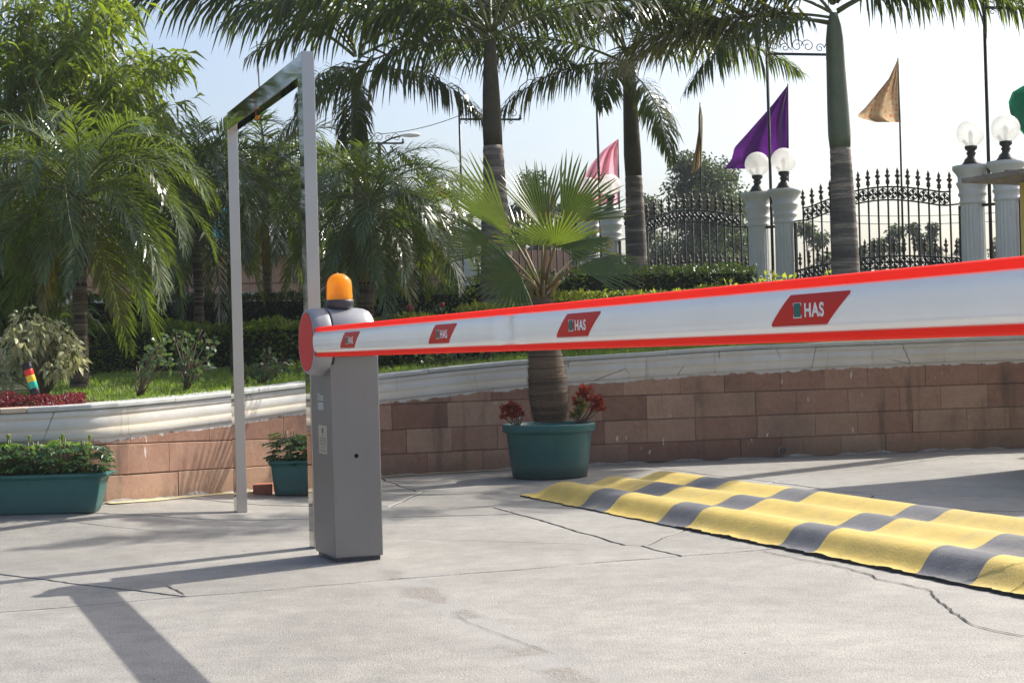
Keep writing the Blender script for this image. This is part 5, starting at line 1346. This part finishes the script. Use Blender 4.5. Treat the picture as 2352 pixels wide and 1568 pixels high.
def roses(px, py, dep, pts, seed, label):
    g = at(px, py, dep); g.z = terr(g.x, g.y); cl = []; qq = random.Random(seed)
    for a, c in pts:
        p = at(a, c, dep+qq.uniform(-.15, .15))-g; cl.append((p.x, p.y, max(.03, p.z), qq.uniform(.045, .07)))
    return shrub('rose_bush', g, cl, label, M['rose'], seed, (.055, .036), 9, .15)
roses(425, 868, 11.0, [(400, 775), (415, 790), (430, 780), (455, 775), (475, 785), (495, 795), (440, 800), (425, 815), (435, 845), (450, 835), (465, 850), (410, 830), (445, 865), (425, 850), (470, 825)], 6, 'sparse rose bush with grey green leaves in the middle of the lawn')
roses(318, 878, 10.4, [(345, 808), (350, 822), (365, 812), (378, 820), (388, 832), (358, 795), (340, 830), (330, 848), (316, 862), (372, 790)], 7, 'leaning rose stem with a few leaves left of the bare rose bush')
roses(600, 868, 11.7, [(575, 850), (590, 840), (620, 815), (632, 825), (645, 830), (655, 835), (610, 835), (600, 850), (625, 848), (640, 855), (570, 860)], 8, 'low rose bush between the gantry post and the barrier head')
roses(1010, 830, 13.2, [(985, 815), (1000, 820), (1015, 815), (1030, 822), (1045, 812), (1120, 818), (1140, 812), (1060, 822), (970, 822)], 9, 'low rose bush showing beneath the boom right of the cabinet')
rb = roses(940, 740, 14.8, [(920, 730), (940, 722), (960, 718), (985, 725), (1010, 712), (1000, 700), (930, 712), (955, 735)], 10, 'rose bush with two pink blooms behind the boom')
def bloom(px, py, dep, s, label):
    p = at(px, py, dep); b = MB(); q = random.Random(int(px))
    for k in range(34):
        d = Vector((q.gauss(0, 1), q.gauss(0, 1), q.gauss(0, 1))).normalized(); e = d.orthogonal().normalized(); f = d.cross(e); a = q.uniform(0, 6); e, f = e*math.cos(a)+f*math.sin(a), f*math.cos(a)-e*math.sin(a)
        c = d*s*q.uniform(.5, .9); b.add([c-e*s*.4, c+f*s*.4+d*s*.1, c+e*s*.4, c-f*s*.4+d*s*.1], [(0, 1, 2, 3)], 0, True)
    tag(b.build('rose_bloom', M['petal'], loc=p), label, 'flower', 'pink rose blooms')
bloom(942, 706, 14.7, .042, 'larger pink rose bloom above the boom, left of two'); bloom(1016, 700, 14.7, .026, 'smaller pink rose bloom above the boom, right of two')
shrub('leafy_shrub', Vector((at(1745, 640, 16.6).x, 16.6, terr(3, 16.6))), [(x, 0, .5+.1*math.sin(x*9), .09) for x in (-.35, -.2, 0, .12, .3, .55, .8, 1.0)], 'bright yellow green shrub tips above the boom by the columns', M['hedge_light'], 12, (.09, .04), 26, .1)
# bollard light in the lawn
p = at(1117, 822, 13.3); p.z = terr(p.x, p.y); gl_ = empty('garden_light', p, 0, 'short black garden light post beneath the boom left of the fan palm', 'garden light')
b = MB(); b.lathe([(.035, 0), (.035, .16), (.05, .165), (.05, .19)], 14); b.build('post', M['black'], gl_); b = MB(); b.lathe([(.05, .19), (.045, .23), (.0, .24)], 14); b.build('cap', M['black'], gl_)
# red ground cover
P = []; q = random.Random(2)
for k in range(9000):
    px = q.uniform(-60, 205); x = at(px, 900, 9.75).x
    t = q.uniform(.22, .75); y = wally(x)+t; hh = .11*(1-abs(t-.48)/.3)*(.7+.5*noise.noise(Vector((x*6, y*6, 0))))*min(1, (px_of((x, y, .72))[0] < 195)*1.0)
    P.append((x, y, terr(x, y)+max(0, hh)*q.random()**.5))
P = np.array(P); r = np.random.default_rng(3); D = r.normal(size=P.shape)+np.array([[0, 0, .9]])
v, f, t = leaves(P, D, r.uniform(.02, .035, len(P)), .012, r, bend=.1)
tag(link_mesh('red_groundcover', np_mesh('red_groundcover', v, f, M['redleaf'], t)), 'crimson leaved ground cover along the wall top at far left', 'ground cover', kind='stuff')
# stack signal lamp lying tilted
p = at(82, 902, 9.7); p.z -= .01; sg = empty('signal_light', p, 0, 'tilted black red yellow and green signal stack in the red plants', 'signal light'); sg.rotation_euler = (0, R(-15.5), 0)
hs_ = .2; segs = [("base", M["black"], 0, .04, .029), ("green_lens", M["lens_g"], .04, .084, .0285), ("yellow_lens", M["lens_y"], .084, .126, .0285), ("red_lens", M["lens_r"], .126, .166, .0285), ("cap", M["black"], .166, hs_, .029)]
for nm, mt, a, c, rr_ in segs:
    b = MB(); b.lathe([(rr_*.97, a), (rr_, a+.002), (rr_, c-.002), (rr_*.97, c)]+([(rr_*1.12, c), (rr_*1.12, c+.006), (rr_, c+.008)] if nm == 'cap' else []), 24); b.build(nm, mt, sg)

# ================================================================== BAMBOO
def bamboo(name, base, tips, label, seed, leaf=.17, per=46, z0=None):
    root = empty(name, base, 0, label, 'bamboo'); r = np.random.default_rng(seed); q = random.Random(seed); parts = []; cb = MB(); sb = MB()
    base = Vector(base)
    for k in range(14):
        a = q.uniform(0, 6.28); d = Vector((math.cos(a), math.sin(a)*.6, 0))*q.uniform(.1, .35); h = q.uniform(1.8, 3.2); tp = d*3+Vector((q.uniform(-.5, .5), q.uniform(-.3, .3), h))
        cb.tube([d*.5, d+Z*h*.4, d*2+Z*h*.8, tp], [.016, .014, .01, .004], 6)
    for tp in tips:
        tp = Vector(tp)-base; st = Vector((tp.x*q.uniform(.2, .5)-.1, tp.y*.4+q.uniform(-.2, .2), tp.z*q.uniform(.55, .8))); c1 = st.lerp(tp, .5)+Z*q.uniform(.1, .35)
        P3 = [st, st.lerp(c1, .6)+Z*.05, c1, c1.lerp(tp, .6)+Z*.03, tp]; sb.tube(P3, [.006, .005, .004, .003, .0015], 4)
        n = per; ts = r.random(n)**.8; P = []; D = []
        for t in ts:
            x = t*4; i = min(3, int(x)); p = P3[i].lerp(P3[i+1], x-i); dr = (P3[i+1]-P3[i]).normalized(); o = Vector((q.gauss(0, .7), q.gauss(0, .7), q.gauss(-.38, .42)))
            P.append(tuple(p+Vector((q.gauss(0, .05), q.gauss(0, .06), q.gauss(0, .04))))); D.append(tuple((dr*.5+o).normalized()))
        parts.append(leaves(np.array(P), np.array(D), r.uniform(.6, 1.15, n)*leaf, leaf*.15, r, bend=.45, fold=.12))
    cb.build('culm', M['culm'], root); sb.build('branch', M['culm'], root)
    v, f, t = merge(parts); link_mesh('foliage', np_mesh('bamboo_leaves', v, f, M['bamboo'], t), root)['kind'] = 'stuff'
q = random.Random(11); edge = lambda y: np.interp(y, [-120, -40, 0, 25, 60, 90, 125, 160, 200, 240, 290, 340], [250, 270, 290, 330, 275, 300, 432, 395, 360, 440, 430, 420])
tips = []
for k in range(240):
    py = q.uniform(-150, 330); e = edge(py)
    px = e-abs(q.gauss(0, 1))*170 if q.random() < .75 else q.uniform(-250, e)
    if 110 < px < 215 and py < 70 and q.random() < .85: continue
    if px < -260: continue
    tips.append(at(px, py+q.uniform(0, 15), 14.6+q.uniform(-.9, .9)))
for a, c in ((432, 128), (425, 120), (418, 135), (400, 165), (392, 160), (328, 28), (322, 22), (300, 60), (260, 5), (448, 238), (440, 232), (70, 10), (60, 40), (100, 0)): tips.append(at(a, c, 14.4))
bb = Vector((at(40, 784, 15.0).x, 15.0, terr(-4.2, 14.5)))
bamboo('bamboo_clump', bb, tips, 'tall bright green bamboo arching over the upper left corner', 1, .23, 34)
tips = [at(q.uniform(-120, 200), q.uniform(500, 780), q.uniform(13.2, 14.4)) for k in range(110)]
bamboo('bamboo_clump', Vector((at(70, 784, 13.8).x, 13.8, terr(-4, 13.8))), tips, 'low bamboo thicket behind the variegated shrub', 2, .2, 34)

# ================================================================== PINK BUILDING behind the left hedges
bd_ = empty('pink_building', (-4.6, 23.2, 0), R(4), 'low pink stone building glimpsed behind the left palms', 'building')
b = MB(); b.box((0, .35, 1.3), (9.4, .5, 2.7)); b.build('wall', M['mortar'], bd_)
q = random.Random(5)
for rI in range(5):
    x = -4.7+q.uniform(-.4, 0)
    while x < 4.6:
        L = q.uniform(.9, 1.5); b = MB(); b.box((x+L/2, .08, .45+rI*.42+.21), (L-.02, .06, .4)); b.build('stone_panel', M['pink_wall'], bd_); x += L
b = MB(); b.box((0, .2, 2.72), (9.7, .9, .16)); b.box((0, .2, 2.6), (9.5, .75, .08)); b.build('cornice', M['column'], bd_)
# white balustrade garden stair wing
sw = empty('white_balustrade', (at(300, 650, 20).x, 20.4, 1.0), R(5), 'white stone balustrade in front of the pink building', 'balustrade')
b = MB(); b.box((0, 0, .82), (3.4, .28, .1)); b.build('handrail', M['column'], sw); b = MB(); b.box((0, 0, .12), (3.4, .3, .24)); b.build('base', M['column'], sw)
b = MB(); b.lathe([(.05, .24), (.06, .28), (.035, .34), (.07, .48), (.035, .66), (.055, .74), (.055, .77)], 12); mbal = b.mesh('baluster', M['column'])
for k in range(15): link_mesh('baluster', mbal, sw, (-1.6+k*.23, 0, 0))

# ================================================================== TREES beyond the fence
def tree(px, ytop, dep, rad, h0, seed, label, mat='far_leaf', n=9000, blobs=14, leaf=.13, wx=1.0):
    tz = at(px, ytop, dep).z; x = at(px, 784, dep).x; root = empty('tree', (x, dep, -.05), 0, label, 'tree', 'hazy trees beyond the fence'); r = np.random.default_rng(seed); q = random.Random(seed)
    tb = MB(); tb.tube([Vector((0, 0, 0)), Vector((.05, 0, h0*.6)), Vector((0, .05, h0+.4))], [.16, .12, .09], 8); cz = (h0+tz)/2; hz = (tz-h0)/2; P = []; bl_ = []
    for k in range(blobs):
        d = Vector((q.gauss(0, 1), q.gauss(0, 1), q.gauss(0, 1))).normalized()*q.random()**.45; c = Vector((d.x*rad*.72*wx, d.y*rad*.72, cz+d.z*hz*.92)) if k > 1 else Vector((q.uniform(-.2, .2)*rad, 0, tz-.3*rad-k*.3)); bl_.append((c, q.uniform(.28, .48)*min(rad, hz*1.2)))
        tb.tube([Vector((0, 0, h0*.8)), Vector((c.x*.4, c.y*.4, (h0+c.z)/2)), c], [.05, .035, .015], 5)
    m = n//blobs; V_ = []
    for c, s in bl_:
        A = r.normal(size=(m, 3)); A /= np.linalg.norm(A, axis=1, keepdims=True); V_.append(np.array([tuple(c)])+A*s*r.random((m, 1))**.5*np.array([[1.1, 1.1, .8]]))
    P = np.concatenate(V_); D = r.normal(size=P.shape)+np.array([[0, 0, -.2]])
    v, f, t = leaves(P, D, r.uniform(.6, 1.2, len(P))*leaf, leaf*.45, r, bend=.2)
    tb.build('trunk', M['bark'], root); link_mesh('crown', np_mesh('tree_leaves', v, f, M[mat], t), root)['kind'] = 'stuff'
tree(1600, 345, 40, 1.5, 1.0, 1, 'broad leafy tree behind the hanging gold flag', n=26000, blobs=42, wx=1.1)
tree(1670, 375, 42, 1.1, 1.2, 11, 'leafy tree just left of the purple flag columns', n=14000, blobs=24)
tree(1500, 440, 44, 1.0, 1.0, 12, 'dim tree behind the dark shafted royal palm', n=8000, blobs=16)
tree(1225, 385, 38, .95, .2, 2, 'hazy tree behind the bottle shaped palm trunk', n=15000, blobs=34)
tree(1310, 455, 42, .8, .3, 13, 'small hazy tree behind the potted fan palm', n=9000, blobs=22)
tree(1870, 500, 44, .9, .2, 3, 'grey green tree just right of the purple flag columns', n=7000, blobs=14)
for k, (px, yt, rd) in enumerate(((2020, 545, .45), (2060, 515, .5), (2110, 510, .42), (2150, 508, .4), (2215, 540, .5), (1985, 560, .4), (2300, 540, .7))):
    tree(px, yt, 46+k, rd*1.2, .2, 20+k, ('small hazy tree behind the right fence panel, '+('second tallest left', 'tall one at the flag pole', 'tall slim middle one', 'slim right one', 'one beside the last columns', 'lowest at the palm trunk', 'one between the last columns')[k]), n=4500, blobs=14, leaf=.15)
for k, (px, yt) in enumerate(((700, 520), (1000, 470), (400, 600), (100, 560))):
    tree(px, yt, 40, 1.6, 1.0, 40+k, 'dim tree far behind the palms, '+('right of the gantry opening', 'left of the bottle shaped trunk', 'behind the pink building', 'at the far left')[k], n=7000, blobs=16, leaf=.15)
# far wood as one mass
P = []; q = random.Random(9)
for k in range(26000):
    x = q.uniform(-45, 60); y = 75+q.uniform(-6, 6); h = 3.0+1.2*noise.noise(Vector((x*.18, 1, 0)))+.8*noise.noise(Vector((x*.7, 2, 0))); P.append((x, y, q.uniform(0, h)))
P = np.array(P); r = np.random.default_rng(9); v, f, t = leaves(P, r.normal(size=P.shape), r.uniform(.35, .7, len(P)), .3, r)
tag(link_mesh('far_wood', np_mesh('far_wood', v, f, M['far_leaf'], t)), 'hazy low belt of trees far beyond the fence', 'trees', kind='stuff')

# ================================================================== HAZE
HAZE = .0009
if HAZE:
    m = bpy.data.materials.new('haze_air'); m.use_nodes = True; nt = m.node_tree; nt.nodes.clear(); o = nt.nodes.new('ShaderNodeOutputMaterial'); pv = nt.nodes.new('ShaderNodeVolumePrincipled')
    pv.inputs['Color'].default_value = (.9, .95, 1, 1); pv.inputs['Density'].default_value = HAZE; pv.inputs['Anisotropy'].default_value = .1; nt.links.new(pv.outputs[0], o.inputs['Volume'])
    b = MB(); b.box((0, 150, 4.2), (1400, 1100, 11.0)); h = b.build('haze', m); tag(h, 'thin pale daylight haze over the whole place', 'haze', kind='stuff')
